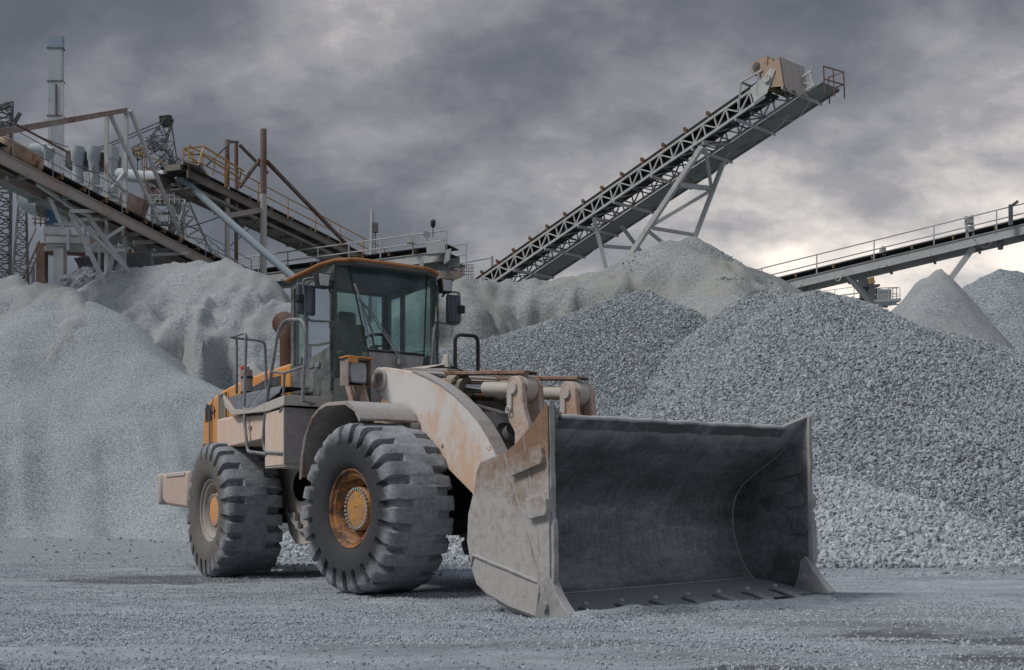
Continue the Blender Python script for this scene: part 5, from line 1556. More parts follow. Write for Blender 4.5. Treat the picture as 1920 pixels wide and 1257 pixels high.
m_yellow = dusty('faded_yellow_rail', (0.42, 0.24, 0.06), 0.5, (0.36, 0.29, 0.20), 0.4, scale=1.0, bump=0)
m_roller = dusty('roller_end', (0.20, 0.13, 0.07), 0.4, (0.30, 0.25, 0.18), 0.3, bump=0)
m_duct = dusty('pale_blue_duct_sheet', (0.32, 0.365, 0.39), 0.5, (0.43, 0.45, 0.455), 0.15, scale=0.7, streak=0.6, bump=0)
m_pipe = dusty('grey_blue_pipe', (0.20, 0.25, 0.29), 0.4, (0.32, 0.35, 0.37), 0.05, scale=0.7, bump=0)
m_blue = dusty('blue_cladding', (0.05, 0.12, 0.22), 0.3, (0.25, 0.29, 0.33), 0.1, scale=1.0, bump=0)
m_beige = dusty('beige_housing', (0.36, 0.255, 0.17), 0.55, (0.37, 0.32, 0.27), 0.25, scale=1.3, streak=0.6, bump=0)
m_brownu = dusty('brown_underside', (0.15, 0.135, 0.12), 0.45, (0.25, 0.24, 0.22), 0.25, rustcol=(0.11, 0.065, 0.04), scale=0.6, bump=0)
m_drum = dusty('rusty_beige_tank', (0.33, 0.20, 0.13), 0.6, (0.40, 0.33, 0.27), 0.55, scale=0.9, bump=0)


class Frame:
    """local axes of an inclined conveyor: t along, s to the side away from the camera, u up"""
    def __init__(s, a, b, away=True):
        s.a, s.b = Vector(a), Vector(b); s.d = (s.b - s.a).normalized(); s.L = (s.b - s.a).length
        s.s = s.d.cross(Vector((0, 0, 1))).normalized()
        if (s.s.y < 0) == away: s.s = -s.s
        s.u = s.s.cross(s.d).normalized()
        if s.u.z < 0: s.u = -s.u

    def __call__(s, t, w, u): return s.a + s.d * t + s.s * w + s.u * u


def fbox(mb, fr, t0, t1, s0, s1, u0, u1):
    vs = [fr(t, w, u) for t in (t0, t1) for w in (s0, s1) for u in (u0, u1)]
    mb.add(vs, [(0, 1, 3, 2), (4, 6, 7, 5), (0, 4, 5, 1), (2, 3, 7, 6), (0, 2, 6, 4), (1, 5, 7, 3)])


def zigzag(mb, fr, t0, t1, step, s_, u0, u1, w):
    n = max(1, int(round((t1 - t0) / step))); st = (t1 - t0) / n
    for k in range(n):
        a = t0 + k * st
        mb.beam(fr(a, s_, u0), fr(a, s_, u1), w)
        mb.beam(fr(a, s_, u1 if k % 2 == 0 else u0), fr(a + st, s_, u0 if k % 2 == 0 else u1), w)
    mb.beam(fr(t1, s_, u0), fr(t1, s_, u1), w)


def rails(mb, fr, t0, t1, s_, u0, h, step, r=.028, mid=True, vert=True):
    n = max(1, int((t1 - t0) / step))
    upv = Vector((0, 0, 1))
    for hh in ((h, h * .52) if mid else (h,)):
        mb.tube([fr(t0, s_, u0) + upv * hh, fr(t1, s_, u0) + upv * hh], r, 6)
    for k in range(n + 1):
        t = t0 + (t1 - t0) * k / n
        mb.tube([fr(t, s_, u0), fr(t, s_, u0) + upv * h], r, 6)


def idlers(fr, ts, s0, s1, u, root, r=.07, up_=.16):
    first = None
    for t in ts:
        if first is None:
            mb = MB()
            mb.tube([fr(t, s0, u), fr(t, s0 + .03, u + up_ * 1.0)], .05, 6)
            mb.box(fr(t, s0 + .02, u + up_ + .02), (.12, .10, .10))
            mb.cyl(fr(t, s0 + .02, u + up_), fr(t, s0 + (s1 - s0) * .33, u + .03), r, 8)
            mb.cyl(fr(t, s0 + (s1 - s0) * .35, u + .03), fr(t, s0 + (s1 - s0) * .65, u + .03), r, 8)
            mb.cyl(fr(t, s0 + (s1 - s0) * .67, u + .03), fr(t, s1 - .02, u + up_), r, 8)
            first = mb.build('idler_roller', m_roller, root, smooth=40); t_first = t
        else:
            c = first.copy(); COL.objects.link(c); c.parent = root; c.location = first.location + fr.d * (t - t_first)


# ---------------- tall stockpile conveyor
tall = empty('belt_conveyor', P(1193, 462, 50) * 1.0)
tag(tall, 'tall inclined lattice conveyor rising to a beige head box above the middle heap', 'conveyor', 'belt conveyors of the plant')
TI = Matrix.Translation(-tall.location)


def pl(mb, name, mat, root, **k):
    """link with the root's offset removed"""
    o = mb.build(name, mat, root, **k); o.matrix_local = Matrix.Translation(-root.location); return o


A_, B_ = P(830, 595, 60.5), P(1434, 183, 45)
fr = Frame(A_, B_)
LT = fr.L
mb = MB()
for s_ in (0, 1.30):
    fbox(mb, fr, 0, LT + (0 if s_ == 0 else 1.5), s_, s_ + .07, 0, .10); fbox(mb, fr, 0, LT + (0 if s_ == 0 else 1.5), s_, s_ + .07, .60, .69)
pl(mb, 'truss_chord', m_steel, tall)
mb = MB(); zigzag(mb, fr, 0, LT, .62, .035, .10, .60, .055); pl(mb, 'near_lattice', m_steel, tall)
mb = MB(); zigzag(mb, fr, 0, LT + 1.4, .62, 1.335, .10, .60, .055); pl(mb, 'far_lattice', m_steel, tall)
mb = MB()
n = int(LT / .9)
for k in range(n):
    a = k * LT / n; mb.beam(fr(a, .03, .02), fr(a + LT / n, 1.33, .02) if k % 2 else fr(a + LT / n, .7, .02), .05)
    mb.beam(fr(a, .03, .04), fr(a, 1.33, .04), .05)
pl(mb, 'bottom_bracing', m_steeld, tall)
mb = MB()
k = 1.2
while k < LT + 1: mb.beam(fr(k, .0, -.06), fr(k, 2.75, -.06), .06, .12); k += 2.35
pl(mb, 'cross_member', m_steel, tall)
mb = MB(); fbox(mb, fr, 0, LT + .4, .16, 1.14, .70, .82); fbox(mb, fr, 0, LT, .22, 1.08, .30, .36); fbox(mb, fr, 0, LT + .4, .12, .17, .70, .90); pl(mb, 'belt', m_belt, tall)
mb = MB(); fbox(mb, fr, -1, LT + 1.75, 1.48, 2.62, .0, .04); fbox(mb, fr, -1, LT + 1.75, 2.60, 2.66, -.06, .10); pl(mb, 'walkway', m_under, tall)
idlers(fr, [1.0 + 1.27 * k for k in range(int(LT / 1.27) - 1)], .04, 1.2, .72, tall, .085, .25)
for c in tall.children:
    if c.name.startswith('idler_roller'): c.location = c.location - tall.location
# cable loops hanging below
mb = MB()
for (t0, t1, sag) in ((LT - .6, LT + .9, .45), (LT - 1.6, LT - .2, .35), (8, 10.5, .5), (16, 18.2, .5)):
    mb.tube([fr(t0 + (t1 - t0) * q / 8, 1.9, -.05) + Vector((0, 0, -sag * 4 * (q / 8) * (1 - q / 8))) for q in range(9)], .02, 6)
pl(mb, 'hanging_cable', m_steel, tall)
# head: chute box, motor on its stand, little rail
hx = fr(LT, 0, 0)
horiz = Vector((fr.d.x, fr.d.y, 0)).normalized()


def H(t, s_, z_): return hx + horiz * t + fr.s * s_ + Vector((0, 0, z_))


mb = MB()
vs = [H(-.15, .02, .42), H(.88, .02, .20), H(.92, 1.60, .20), H(-.15, 1.60, .42), H(-.22, .02, 1.10), H(.66, .02, 1.42), H(.70, 1.60, 1.42), H(-.22, 1.60, 1.10)]
mb.add(vs, [(0, 1, 5, 4), (1, 2, 6, 5), (2, 3, 7, 6), (3, 0, 4, 7), (4, 5, 6, 7)])
hd = pl(mb, 'head_chute', m_beige, tall)
mb = MB(); mb.add([H(.675, .03, 1.40), H(.895, .03, .16), H(.90, .35, .04), H(.90, .6, .20), H(.90, .9, .0), H(.90, 1.2, .16), H(.935, 1.59, .1), H(.72, 1.59, 1.40)], [(0, 1, 2, 3, 4, 5, 6, 7)])
sd_ = pl(mb, 'chute_front', dusty('streaked_grey_sheet', (0.33, 0.27, 0.22), 0.7, (0.40, 0.385, 0.37), 0.3, scale=1.5, streak=0.8, bump=0), tall)
sd_.location = sd_.location + horiz * .03
mb = MB(); mb.prism([(0, 0), (1, 0)], 'x', 0, 0) if False else None
mb.add([fr(LT - .5, -.03, .05), fr(LT + .15, -.03, .10), fr(LT + .75, -.03, .75), fr(LT + .60, -.03, .95), fr(LT + .2, -.03, .80), fr(LT - .5, -.03, .72)] + [fr(LT - .5, -.0, .05), fr(LT + .15, -.0, .10), fr(LT + .75, -.0, .75), fr(LT + .60, -.0, .95), fr(LT + .2, -.0, .80), fr(LT - .5, -.0, .72)],
       [(0, 1, 2, 3, 4, 5), (11, 10, 9, 8, 7, 6), (0, 6, 7, 1), (1, 7, 8, 2), (2, 8, 9, 3), (3, 9, 10, 4), (4, 10, 11, 5)])
mb.cyl(fr(LT + .35, -.03, .62), fr(LT + .35, -.12, .62), .16, 14)
pl(mb, 'head_bearing_plate', m_steel, tall)
mb = MB()
for s_ in (.0, .85):
    mb.beam(H(-1.30, s_, -.15), H(-1.15, s_, .95), .07); mb.beam(H(-1.18, s_, .95), H(-.1, s_, 1.12), .07); mb.beam(H(-.35, s_, .2), H(-.30, s_, 1.08), .08)
mb.beam(H(-1.18, 0, .95), H(-1.18, .85, .95), .07); mb.beam(H(-.3, 0, 1.08), H(-.3, .85, 1.08), .07)
pl(mb, 'motor_stand', m_steel, tall)
mb = MB()
c = H(-.30, .35, 1.38); rz = Matrix.Rotation(math.atan2(horiz.y, horiz.x), 3, 'Z')
mb.box(c, (.75, .62, .48), rz); mb.box(c + horiz * .25 + Vector((0, 0, -.05)), (.65, .5, .36), rz)
mt = pl(mb, 'motor_housing', m_beige, tall)
mb = MB(); mb.cyl(H(-.42, .0, 1.36), H(-.42, .06, 1.36), .17, 16); mb.cyl(H(-.42, -.03, 1.36), H(-.42, .06, 1.36), .09, 16); pl(mb, 'drive_pulley', m_steeld, tall)
mb = MB()
for t_, s_ in ((1.75, 1.5), (1.95, 2.6), (1.25, 2.62), (1.8, 2.1)): mb.beam(H(t_, s_, .05), H(t_ - .05, s_, 1.15), .045)
for z_ in (1.12, .62):
    mb.beam(H(1.70, 1.5, z_), H(1.90, 2.6, z_), .04); mb.beam(H(1.90, 2.6, z_), H(1.20, 2.62, z_), .04)
pl(mb, 'head_rail', m_rustst, tall)
# supports
sup = MB()
def leg(mb, a, b, w, ext=0.0):
    a, b = Vector(a), Vector(b); b2 = b + (b - a) * ext; mb.beam(a, b2, w)
def gleg(mb, a, b, w):
    """carry the leg on, along the same line, down to the yard"""
    a, b = Vector(a), Vector(b); k = a.z / (a.z - b.z); mb.beam(a, a + (b - a) * k, w)
gleg(sup, P(1317, 274, 47.6), P(1193, 462, 49.5), .20)
L1 = pl(sup, 'support_leg', m_steel, tall)
sup = MB(); gleg(sup, P(1367, 278, 49.3), P(1302, 447, 49.9), .18); pl(sup, 'support_leg', m_steel, tall)
sup = MB()
leg(sup, P(1323, 279, 47.6), P(1334, 355, 49.6), .13)
leg(sup, P(1224, 422, 49.2), P(1334, 357, 49.6), .14); leg(sup, P(1273, 347, 48.3), P(1334, 354, 49.6), .18)
leg(sup, P(1224, 428, 49.2), P(1303, 441, 49.9), .13); leg(sup, P(1214, 432, 49.3), P(1250, 462, 49.9), .12)
leg(sup, P(1317, 268, 47.6), P(1371, 272, 49.3), .16)
pl(sup, 'support_brace', m_steel, tall)
sup = MB(); gleg(sup, P(1113, 408, 52.6), P(1132, 485, 52.6), .17); pl(sup, 'support_leg', m_steel, tall)
sup = MB(); gleg(sup, P(1159, 416, 53.8), P(1194, 462, 53.8), .15); pl(sup, 'support_leg', m_steel, tall)
sup = MB(); leg(sup, P(1132, 462, 52.6), P(1190, 466, 53.8), .14); leg(sup, P(1113, 410, 52.6), P(1159, 418, 53.8), .12); pl(sup, 'support_brace', m_steel, tall)


def conveyor(name_label, a, b, w, beam_h, m_side, m_und, rail_m, rail_h=1.0, rail_step=2.4, near_rail=True, far_rail=True, idl=1.6, bel=.18, walk=0.7, root_at=None, rr_=.024):
    fr = Frame(a, b)
    root = empty('belt_conveyor', root_at or ((a.x + b.x) / 2, (a.y + b.y) / 2, 0))
    tag(root, name_label, 'conveyor', 'belt conveyors of the plant')
    mb = MB(); fbox(mb, fr, 0, fr.L, 0, .06, -beam_h, 0); fbox(mb, fr, 0, fr.L, -.05, .06, -.03, .0); fbox(mb, fr, 0, fr.L, -.05, .06, -beam_h, -beam_h + .03); pl(mb, 'side_beam', m_side, root)
    mb = MB(); fbox(mb, fr, 0, fr.L, w, w + .06, -beam_h, 0); pl(mb, 'side_beam', m_side, root)
    mb = MB(); fbox(mb, fr, 0, fr.L, .12, w - .08, bel, bel + .06); fbox(mb, fr, 0, fr.L, .18, w - .14, -.10, -.06); pl(mb, 'belt', m_belt, root)
    mb = MB(); t = .6
    while t < fr.L: fbox(mb, fr, t, t + .12, .0, w + walk, -beam_h - .02, -beam_h + .10); t += 2.2
    pl(mb, 'cross_member', m_und, root)
    if walk:
        mb = MB(); fbox(mb, fr, 0, fr.L, w + .10, w + walk, -beam_h + .10, -beam_h + .14); pl(mb, 'walkway', m_und, root)
    if near_rail:
        mb = MB(); rails(mb, fr, 0, fr.L, -.04, 0, rail_h, rail_step, rr_); pl(mb, 'handrail', rail_m, root)
    if far_rail:
        mb = MB(); rails(mb, fr, 0, fr.L, w + walk, -beam_h + .1, rail_h + beam_h * .4, rail_step, rr_); pl(mb, 'handrail', rail_m, root)
    idlers(fr, [.8 + idl * k for k in range(int((fr.L - 1) / idl))], .08, w - .04, bel - .14, root, .06, .14)
    for c in root.children:
        if c.name.startswith('idler_roller'): c.location = c.location - root.location
    return root, fr


# ---------------- right conveyor
rc, fr = conveyor('long grey conveyor with two handrails crossing the right edge', P(1330, 562, 63), P(2120, 372, 54), 1.3, .50, m_steel, m_steeld, m_steel, 1.0, 2.6, idl=2.0, bel=.24, rr_=.034)
mb = MB()
for dx_ in (0, 8): gleg(mb, P(1582 + dx_, 512, 60.2 + dx_ * .12), P(1633 + dx_ * .8, 571, 60.2 + dx_ * .12), .16 )
pl(mb, 'support_leg', m_steel, rc)
mb = MB(); gleg(mb, P(1825, 465, 57.4), P(1776, 531, 57.6), .28); pl(mb, 'support_leg', m_steel, rc)
mb = MB(); mb.beam(P(1876, 438, 57), P(1876, 468, 57), .2); mb.beam(P(1895, 422, 56), P(1895, 384, 56), .16); mb.beam(P(1895, 388, 56), P(1908, 378, 56), .14); pl(mb, 'bracket_post', m_steeld, rc)
mb = MB(); mb.beam(P(1811, 406, 57.3), P(1814, 452, 57.3), .12); mb.beam(P(1822, 404, 57.3), P(1825, 449, 57.3), .12); mb.beam(P(1817, 408, 57.3), P(1817, 420, 57.3), .42, .3); mb.beam(P(1818, 426, 57.3), P(1819, 436, 57.3), .42, .3)
pl(mb, 'control_box', m_steel, rc)
mb = MB(); mb.beam(P(1655, 464, 59.4), P(1655, 480, 59.4), .5, .2); pl(mb, 'control_box', m_steel, rc)
mb = MB()
for (x0_, y0_, x1_, y1_, sg) in ((1826, 448, 1870, 440, 12), (1830, 450, 1866, 442, 18), (1870, 440, 1905, 432, 14), (1565, 521, 1578, 518, 8)):
    mb.tube([P(x0_ + (x1_ - x0_) * q / 6, y0_ + (y1_ - y0_) * q / 6 + sg * 4 * (q / 6) * (1 - q / 6), 57) for q in range(7)], .03, 6)
pl(mb, 'hanging_cable', m_steel, rc)

# ---------------- small conveyor head beyond the gravel
sh, fr = conveyor('small far conveyor head with an orange motor above the tall gravel heap', P(1500, 578, 82), P(1640, 562, 74), 1.3, .3, m_steel, m_steeld, m_steel, 1.0, 2.0, idl=1.8)
mb = MB(); mb.beam(P(1632, 569, 74), P(1682, 566, 74), 1.6, .16); pl(mb, 'head_platform', m_steel, sh)
mb = MB(); mb.beam(P(1655, 566, 74), P(1656, 544, 74), .62, .9); pl(mb, 'head_box', m_duct, sh, bevel=0.04)
mb = MB(); mb.beam(P(1633, 563, 74), P(1634, 538, 74), .5, .5); mb.beam(P(1618, 560, 74), P(1620, 540, 74), .3, .4); mb.beam(P(1641, 560, 74), P(1643, 541, 74), .25, .5); mb.beam(P(1612, 538, 74), P(1648, 536, 74), .5, .12); pl(mb, 'drive_frame', m_steeld, sh)
mb = MB(); mb.beam(P(1626, 529, 74), P(1638, 526, 74), .40, .40); pl(mb, 'motor', m_yellow, sh)
mb = MB(); mb.beam(P(1612, 531, 74), P(1625, 527, 74), .40, .45); pl(mb, 'motor_guard', m_steeld, sh)
mb = MB()
for x_ in (1666, 1674, 1681): mb.beam(P(x_, 566, 73.6), P(x_, 539, 73.6), .05)
for y_ in (539, 551): mb.beam(P(1640, y_ + 2, 73.6), P(1683, y_, 73.6), .045)
pl(mb, 'head_rail', m_steel, sh)

# ---------------- upper left conveyor
ul, fr = conveyor('dust covered conveyor sloping down from the upper left corner', P(-60, 252, 36.5), P(470, 526, 54), 1.1, .42, m_pink, m_under, m_rail, .95, 1.9, idl=1.3, rr_=.02, bel=.30)
mb = MB()
t0 = fr.L * .10
fbox(mb, fr, t0, t0 + 2.0, .1, 1.0, .12, .72)
pl(mb, 'tail_drum_housing', m_drum, ul, bevel=0.15)
mb = MB()
def seg(mb, x0_, y0_, Y0, x1_, y1_, Y1, w): mb.beam(P(x0_, y0_, Y0), P(x1_, y1_, Y1), w)
seg(mb, 132, 396, 41.5, 196, 396, 43.5, .12); seg(mb, 150, 412, 42.5, 230, 410, 45, .12); seg(mb, 70, 345, 40, 140, 392, 42.5, .12); seg(mb, 95, 375, 41.0, 118, 430, 41.5, .1)
seg(mb, 250, 455, 46.5, 310, 452, 47.5, .14); seg(mb, 285, 478, 47.5, 352, 475, 48.5, .12); seg(mb, 120, 382, 42, 170, 408, 43, .10)
pl(mb, 'truss_bracing', m_steel, ul)
for q in ((132, 400, 42, 196, 530, 42), (158, 396, 43, 243, 512, 43), (214, 470, 43.6, 199, 532, 43.6)):
    mb = MB(); gleg(mb, P(q[0], q[1], q[2]), P(q[3], q[4], q[5]), .15); pl(mb, 'support_leg', m_steel, ul)
mb = MB(); seg(mb, 132, 398, 42, 245, 512, 43, .10); seg(mb, 160, 470, 42.5, 232, 426, 44, .11); seg(mb, 178, 470, 42.8, 234, 470, 43.5, .12); seg(mb, 165, 425, 42.3, 215, 475, 44, .10)
pl(mb, 'support_brace', m_steel, ul)
# gantry frame over it
ga = empty('steel_gantry', P(220, 400, 45)); ga.location.z = 0
tag(ga, 'tall portal of rusty poles and sloping braces standing over the upper left conveyor', 'gantry')
def part(nm, mat, root, segs, name_one=True):
    mb = MB()
    for q in segs: seg(mb, *q)
    return pl(mb, nm, mat, root)
for q in ((200, 212, 45, 200, 384, 45, .14), (237, 208, 46, 234, 400, 46, .15)):
    mb = MB(); gleg(mb, P(*q[:3]), P(*q[3:6]), q[6]); pl(mb, 'post', m_steel, ga)
part('top_beam', dusty('brown_grey_beam', (0.20, 0.13, 0.10), 0.55, (0.30, 0.28, 0.265), 0.4, scale=0.9, bump=0), ga, [(-40, 258, 38, 237, 208, 46, .14), (-40, 251, 38, 237, 205, 46, .10)])
part('brace', m_steel, ga, [(207, 216, 45.2, 258, 330, 46.5, .12), (258, 330, 46.5, 300, 418, 47.5, .12)])
part('brace', m_steel, ga, [(244, 208, 46.2, 348, 464, 49.5, .13)])
part('brace', m_rustst, ga, [(25, 231, 39, 128, 286, 42, .06)])
part('brace', m_steel, ga, [(200, 322, 45, 234, 360, 46, .10), (234, 322, 46, 205, 360, 45, .10)])

# ---------------- brown conveyor going up to the left
br_, fr = conveyor('brown rusty conveyor rising left to a yellow railed platform', P(720, 500, 66), P(352, 318, 48), 1.5, .35, m_brownu, m_brownu, m_yellow, 1.0, 2.6, near_rail=True, idl=1.9, rr_=.032)
mb = MB()
t = 2.0
while t < fr.L - 1:
    fbox(mb, fr, t, t + 1.15, .02, 1.0, -.75, -.70); t += 1.75
fbox(mb, fr, 0, fr.L - .5, -.10, .02, -.80, -.66); fbox(mb, fr, 0, fr.L - .5, 1.0, 1.1, -.80, -.66)
for q in range(9): mb.beam(fr(2 + q * 2.1, .5, -.72), fr(2.4 + q * 2.1, .5, -.34), .10)
pl(mb, 'underside_tray', m_brownu, br_)
mb = MB()
for k in range(3): mb.beam(P(344 + 18 * k, 300 + 6 * k, 48 + k), P(344 + 18 * k, 278 - 0 * k, 48 + k), .06)
for a, b in (((344, 279), (382, 275)), ((345, 291), (378, 290)), ((382, 275), (458, 322)), ((378, 290), (450, 334)), ((344, 302), (372, 306)), ((344, 279), (362, 290)), ((372, 306), (382, 275))):
    mb.beam(P(a[0], a[1], 48), P(b[0], b[1], 48 + (b[0] - 344) * .03), .06)
for x_, y_ in ((405, 292), (428, 306), (452, 322)): mb.beam(P(x_, y_, 48 + (x_ - 344) * .03), P(x_ - 6, y_ + 36, 48 + (x_ - 344) * .03), .055)
pl(mb, 'platform_rail', m_yellow, br_)
mb = MB(); mb.add([P(343, 302, 47.5), P(372, 311, 47.5), P(404, 345, 50), P(346, 335, 50), P(343, 300, 50.5), P(376, 306, 51)], [(0, 1, 2, 3), (0, 4, 5, 1), (3, 2, 5, 4)]); fbox(mb, fr, fr.L - 1.0, fr.L + .1, .3, 1.1, .0, .25); pl(mb, 'head_platform', m_brownu, br_)
mb = MB(); mb.cyl(P(438, 418, 52), P(450, 418, 52.4), .30, 16); mb.beam(P(430, 414, 52), P(440, 414, 52), .25); mb.beam(P(440, 410, 52), P(432, 396, 52), .1); pl(mb, 'tensioner_drum', m_steeld, br_, smooth=40)

# poles that carry it
def pole(label, x, y0, y1, Y, w, mats, name='steel_pole', x2=None, group=None, split=None):
    root = empty(name, P(x, y1, Y)); root.location.z = 0
    tag(root, label, 'pole', group)
    a, b = P(x, y0, Y), P(x2 or x, y1, Y); b = Vector((b.x, b.y, 0))
    if split:
        m_ = P(x, split, Y); mb = MB(); mb.tube([a, m_], w / 2, 12); pl(mb, 'upper_tube', mats[0], root, smooth=50)
        mb = MB(); mb.tube([m_ + Vector((0, 0, .003)), b], w / 2 * 1.02, 12); pl(mb, 'lower_tube', mats[1], root, smooth=50)
    else:
        mb = MB(); mb.tube([a, b], w / 2, 12); pl(mb, 'tube', mats[0], root, smooth=50)
    return root


m_pale = dusty('pale_dusted_pole', (0.40, 0.38, 0.36), 0.7, (0.42, 0.41, 0.40), 0.1, bump=0)
p1 = pole('tallest rusty brown pole, pale with dust on its lower half', 494, 243, 505, 52, .30, (m_rustst, m_pale), split=365, group='poles by the brown conveyor')
part('diagonal_stay', m_rustst, p1, [(500, 303, 52, 655, 464, 58, .14)])
part('cross_arm', m_pink, p1, [(428, 405, 51, 492, 394, 52, .22)])
p2 = pole('grey pole with a brown top, left of the tallest rusty pole', 426, 263, 490, 51, .22, (m_rustst, m_pale), split=350, group='poles by the brown conveyor')
part('diagonal_stay', m_steeld, p2, [(431, 268, 51, 386, 312, 50, .07), (428, 266, 51, 446, 267, 51.5, .10)])
p3 = pole('short brown post between the two tall poles', 443, 266, 356, 52, .18, (m_rustst,), group='poles by the brown conveyor')
part('diagonal_stay', m_rustst, p3, [(449, 272, 52, 502, 325, 53, .11), (488, 298, 52, 449, 352, 52.5, .12)])

# ---------------- low conveyor behind the cab
lo, fr = conveyor('low grey conveyor with handrails running behind the cab roof', P(380, 528, 60), P(838, 470, 54), 1.3, .48, m_steel, m_steeld, m_steel, .95, 1.8, idl=1.5, bel=.26, rr_=.034)
mb = MB(); mb.beam(P(800, 468, 53.8), P(835, 465, 53.8), .5, .55); pl(mb, 'head_box', m_steel, lo)
mb = MB(); mb.add([P(836, 469, 53.5), P(845, 466, 53.5), P(842, 488, 53.5), P(832, 495, 53.5), P(838, 470, 55), P(847, 467, 55), P(844, 489, 55), P(834, 496, 55)], [(0, 1, 2, 3), (4, 7, 6, 5), (0, 4, 5, 1), (1, 5, 6, 2), (2, 6, 7, 3), (3, 7, 4, 0)]); pl(mb, 'chute_flap', m_steel, lo)
mb = MB(); mb.cyl(P(800, 440, 53.6), P(801, 440, 53.8), .17, 16); mb.cyl(P(801, 440, 53.9), P(801, 470, 53.9), .03, 6); pl(mb, 'round_dial', m_steel, lo)
mb = MB(); mb.tube([P(812, 445, 53.8), P(812, 424, 53.8)], .02, 6); mb.lathe([(0, .28), (.09, .28), (.13, .2), (.11, 0), (.05, -.08), (0, -.08)], P(812, 424, 53.8), (0, 0, 1), 14); pl(mb, 'beacon', m_black, lo, smooth=50)
mb = MB(); mb.beam(P(762, 452, 54.5), P(774, 450, 54.5), .3, .28); pl(mb, 'junction_box', m_steel, lo)
mb = MB()
for x_ in (560, 700, 790): gleg(mb, P(x_, 512 - (x_ - 560) * .1, 58 - (x_ - 560) * .017), P(x_ + 1, 530, 58 - (x_ - 560) * .017), .2)
pl(mb, 'support_leg', m_steel, lo)
lp = pole('leaning grey lamp pole with a small box, above the low conveyor', 698, 392, 480, 58, .20, (m_steel,), name='lamp_pole', x2=686)
part('lamp_arm', m_steel, lp, [(697, 393, 58, 702, 396, 58, .18), (700, 398, 58, 702, 420, 58, .03)]); part('control_box', m_steeld, lp, [(704, 419, 58, 704, 436, 58, .26), (704, 436, 58, 704, 470, 58, .05)])

# sheds behind the cab
sd2 = empty('plant_shed', P(855, 540, 62)); sd2.location.z = 0
tag(sd2, 'small pinkish plant shed just right of the cab roof', 'shed')
mb = MB(); mb.add([P(800, 500, 62), P(846, 486, 62), P(865, 495, 62), P(865, 560, 62), P(800, 560, 62)] + [P(805, 500, 66), P(851, 488, 66), P(870, 497, 66), P(870, 560, 66), P(805, 560, 66)],
                  [(0, 1, 2, 3, 4), (9, 8, 7, 6, 5), (0, 5, 6, 1), (1, 6, 7, 2), (2, 7, 8, 3), (4, 9, 5, 0)]); pl(mb, 'wall', m_pink, sd2)
mb = MB()
for k in range(7): mb.beam(P(863 + k * 4, 497, 61), P(863 + k * 4, 527, 61), .03)
for k in range(6): mb.beam(P(862, 497 + k * 6, 61), P(888, 497 + k * 6, 61), .03)
pl(mb, 'mesh_screen', m_steeld, sd2)
mb = MB(); mb.beam(P(825, 505, 61.6), P(858, 505, 61.6), .5, .12); mb.beam(P(830, 500, 61.6), P(860, 530, 61.6), .12); mb.beam(P(850, 495, 61.6), P(836, 520, 61.6), .1); pl(mb, 'ducting', m_steel, sd2)
pp_ = pole('thin short post at the foot of the tall conveyor', 922, 481, 530, 60, .18, (m_steel,))
part('cable', m_steeld, pp_, [(922, 484, 60, 865, 494, 61.5, .04)])

# ---------------- dust collector: stack, cyclones, ducts, platform
st_ = empty('exhaust_stack', P(106, 480, 66)); st_.location.z = 0
tag(st_, 'tall square pale blue exhaust stack at the left', 'chimney')
def sqr(x, y0, y1, Y, w): 
    mb = MB(); a, b = P(x, y0, Y), P(x, y1, Y); mb.box((a + b) / 2, (w, .45 * w, a.z - b.z)); return mb
pl(sqr(106, 69, 92, 66, .78), 'stack_section', m_blue2 if False else dusty('blue_grey_stack_top', (0.22, 0.29, 0.35), 0.3, (0.38, 0.41, 0.43), 0, streak=0.6, bump=0), st_)
pl(sqr(105.5, 92.5, 154, 66, .76), 'stack_section', m_duct, st_); pl(sqr(105, 154.5, 219, 66, .80), 'stack_section', m_duct, st_)
mb = sqr(105, 219.5, 480, 66, .82); pl(mb, 'stack_section', m_duct, st_)
for y_ in (92, 154, 219):
    mb = sqr(105, y_ - 1.2, y_ + 1.2, 66, .92); pl(mb, 'flange', m_steeld, st_)
part('rust_streak_plate', m_rustst, st_, [(105, 158, 65.80, 105, 215, 65.80, .08)])
part('pipe', m_steel, st_, [(118, 155, 65.5, 118, 330, 65.5, .09), (94, 222, 65.5, 94, 330, 65.5, .09)])

cyc = empty('dust_collector', P(180, 480, 58)); cyc.location.z = 0
tag(cyc, 'pale dust collector with three upright capped cylinders beside the stack', 'dust collector')
for x_, w_ in ((146, .40), (176, .40), (210, .42)):
    mb = MB(); b_ = P(x_, 560, 58); o_ = (b_.x, b_.y, P(x_, 440, 58).z)
    z_ = lambda y_: P(x_, y_, 58).z - P(x_, 440, 58).z
    mb.lathe([(0, z_(276)), (w_ * .82, z_(277)), (w_ * .84, z_(280)), (w_ * .84, z_(300)), (w_ * .7, z_(303)), (w_ * .7, z_(310)), (w_ * .62, z_(314)), (w_ * .66, z_(330)), (w_ * .70, z_(330)), (w_ * .74, z_(345)), (w_ * .74, z_(400)), (w_ * .3, z_(440))], o_, (0, 0, 1), 22)
    pl(mb, 'cyclone', m_duct, cyc, smooth=35)
part('manifold', m_steeld, cyc, [(128, 302, 58.6, 222, 306, 58.6, .8)])
part('pipe', m_steel, cyc, [(132, 330, 57.6, 134, 372, 57.6, .12), (160, 330, 57.5, 160, 380, 57.5, .06), (190, 330, 57.5, 190, 390, 57.5, .06)])
mb = MB(); mb.tube([P(60, 283, 58), P(80, 282, 58), P(96, 290, 58)], .35, 14); mb.cyl(P(84, 285, 57.6), P(84, 272, 57.6), .12, 12); pl(mb, 'inlet_duct', m_duct, cyc, smooth=50)
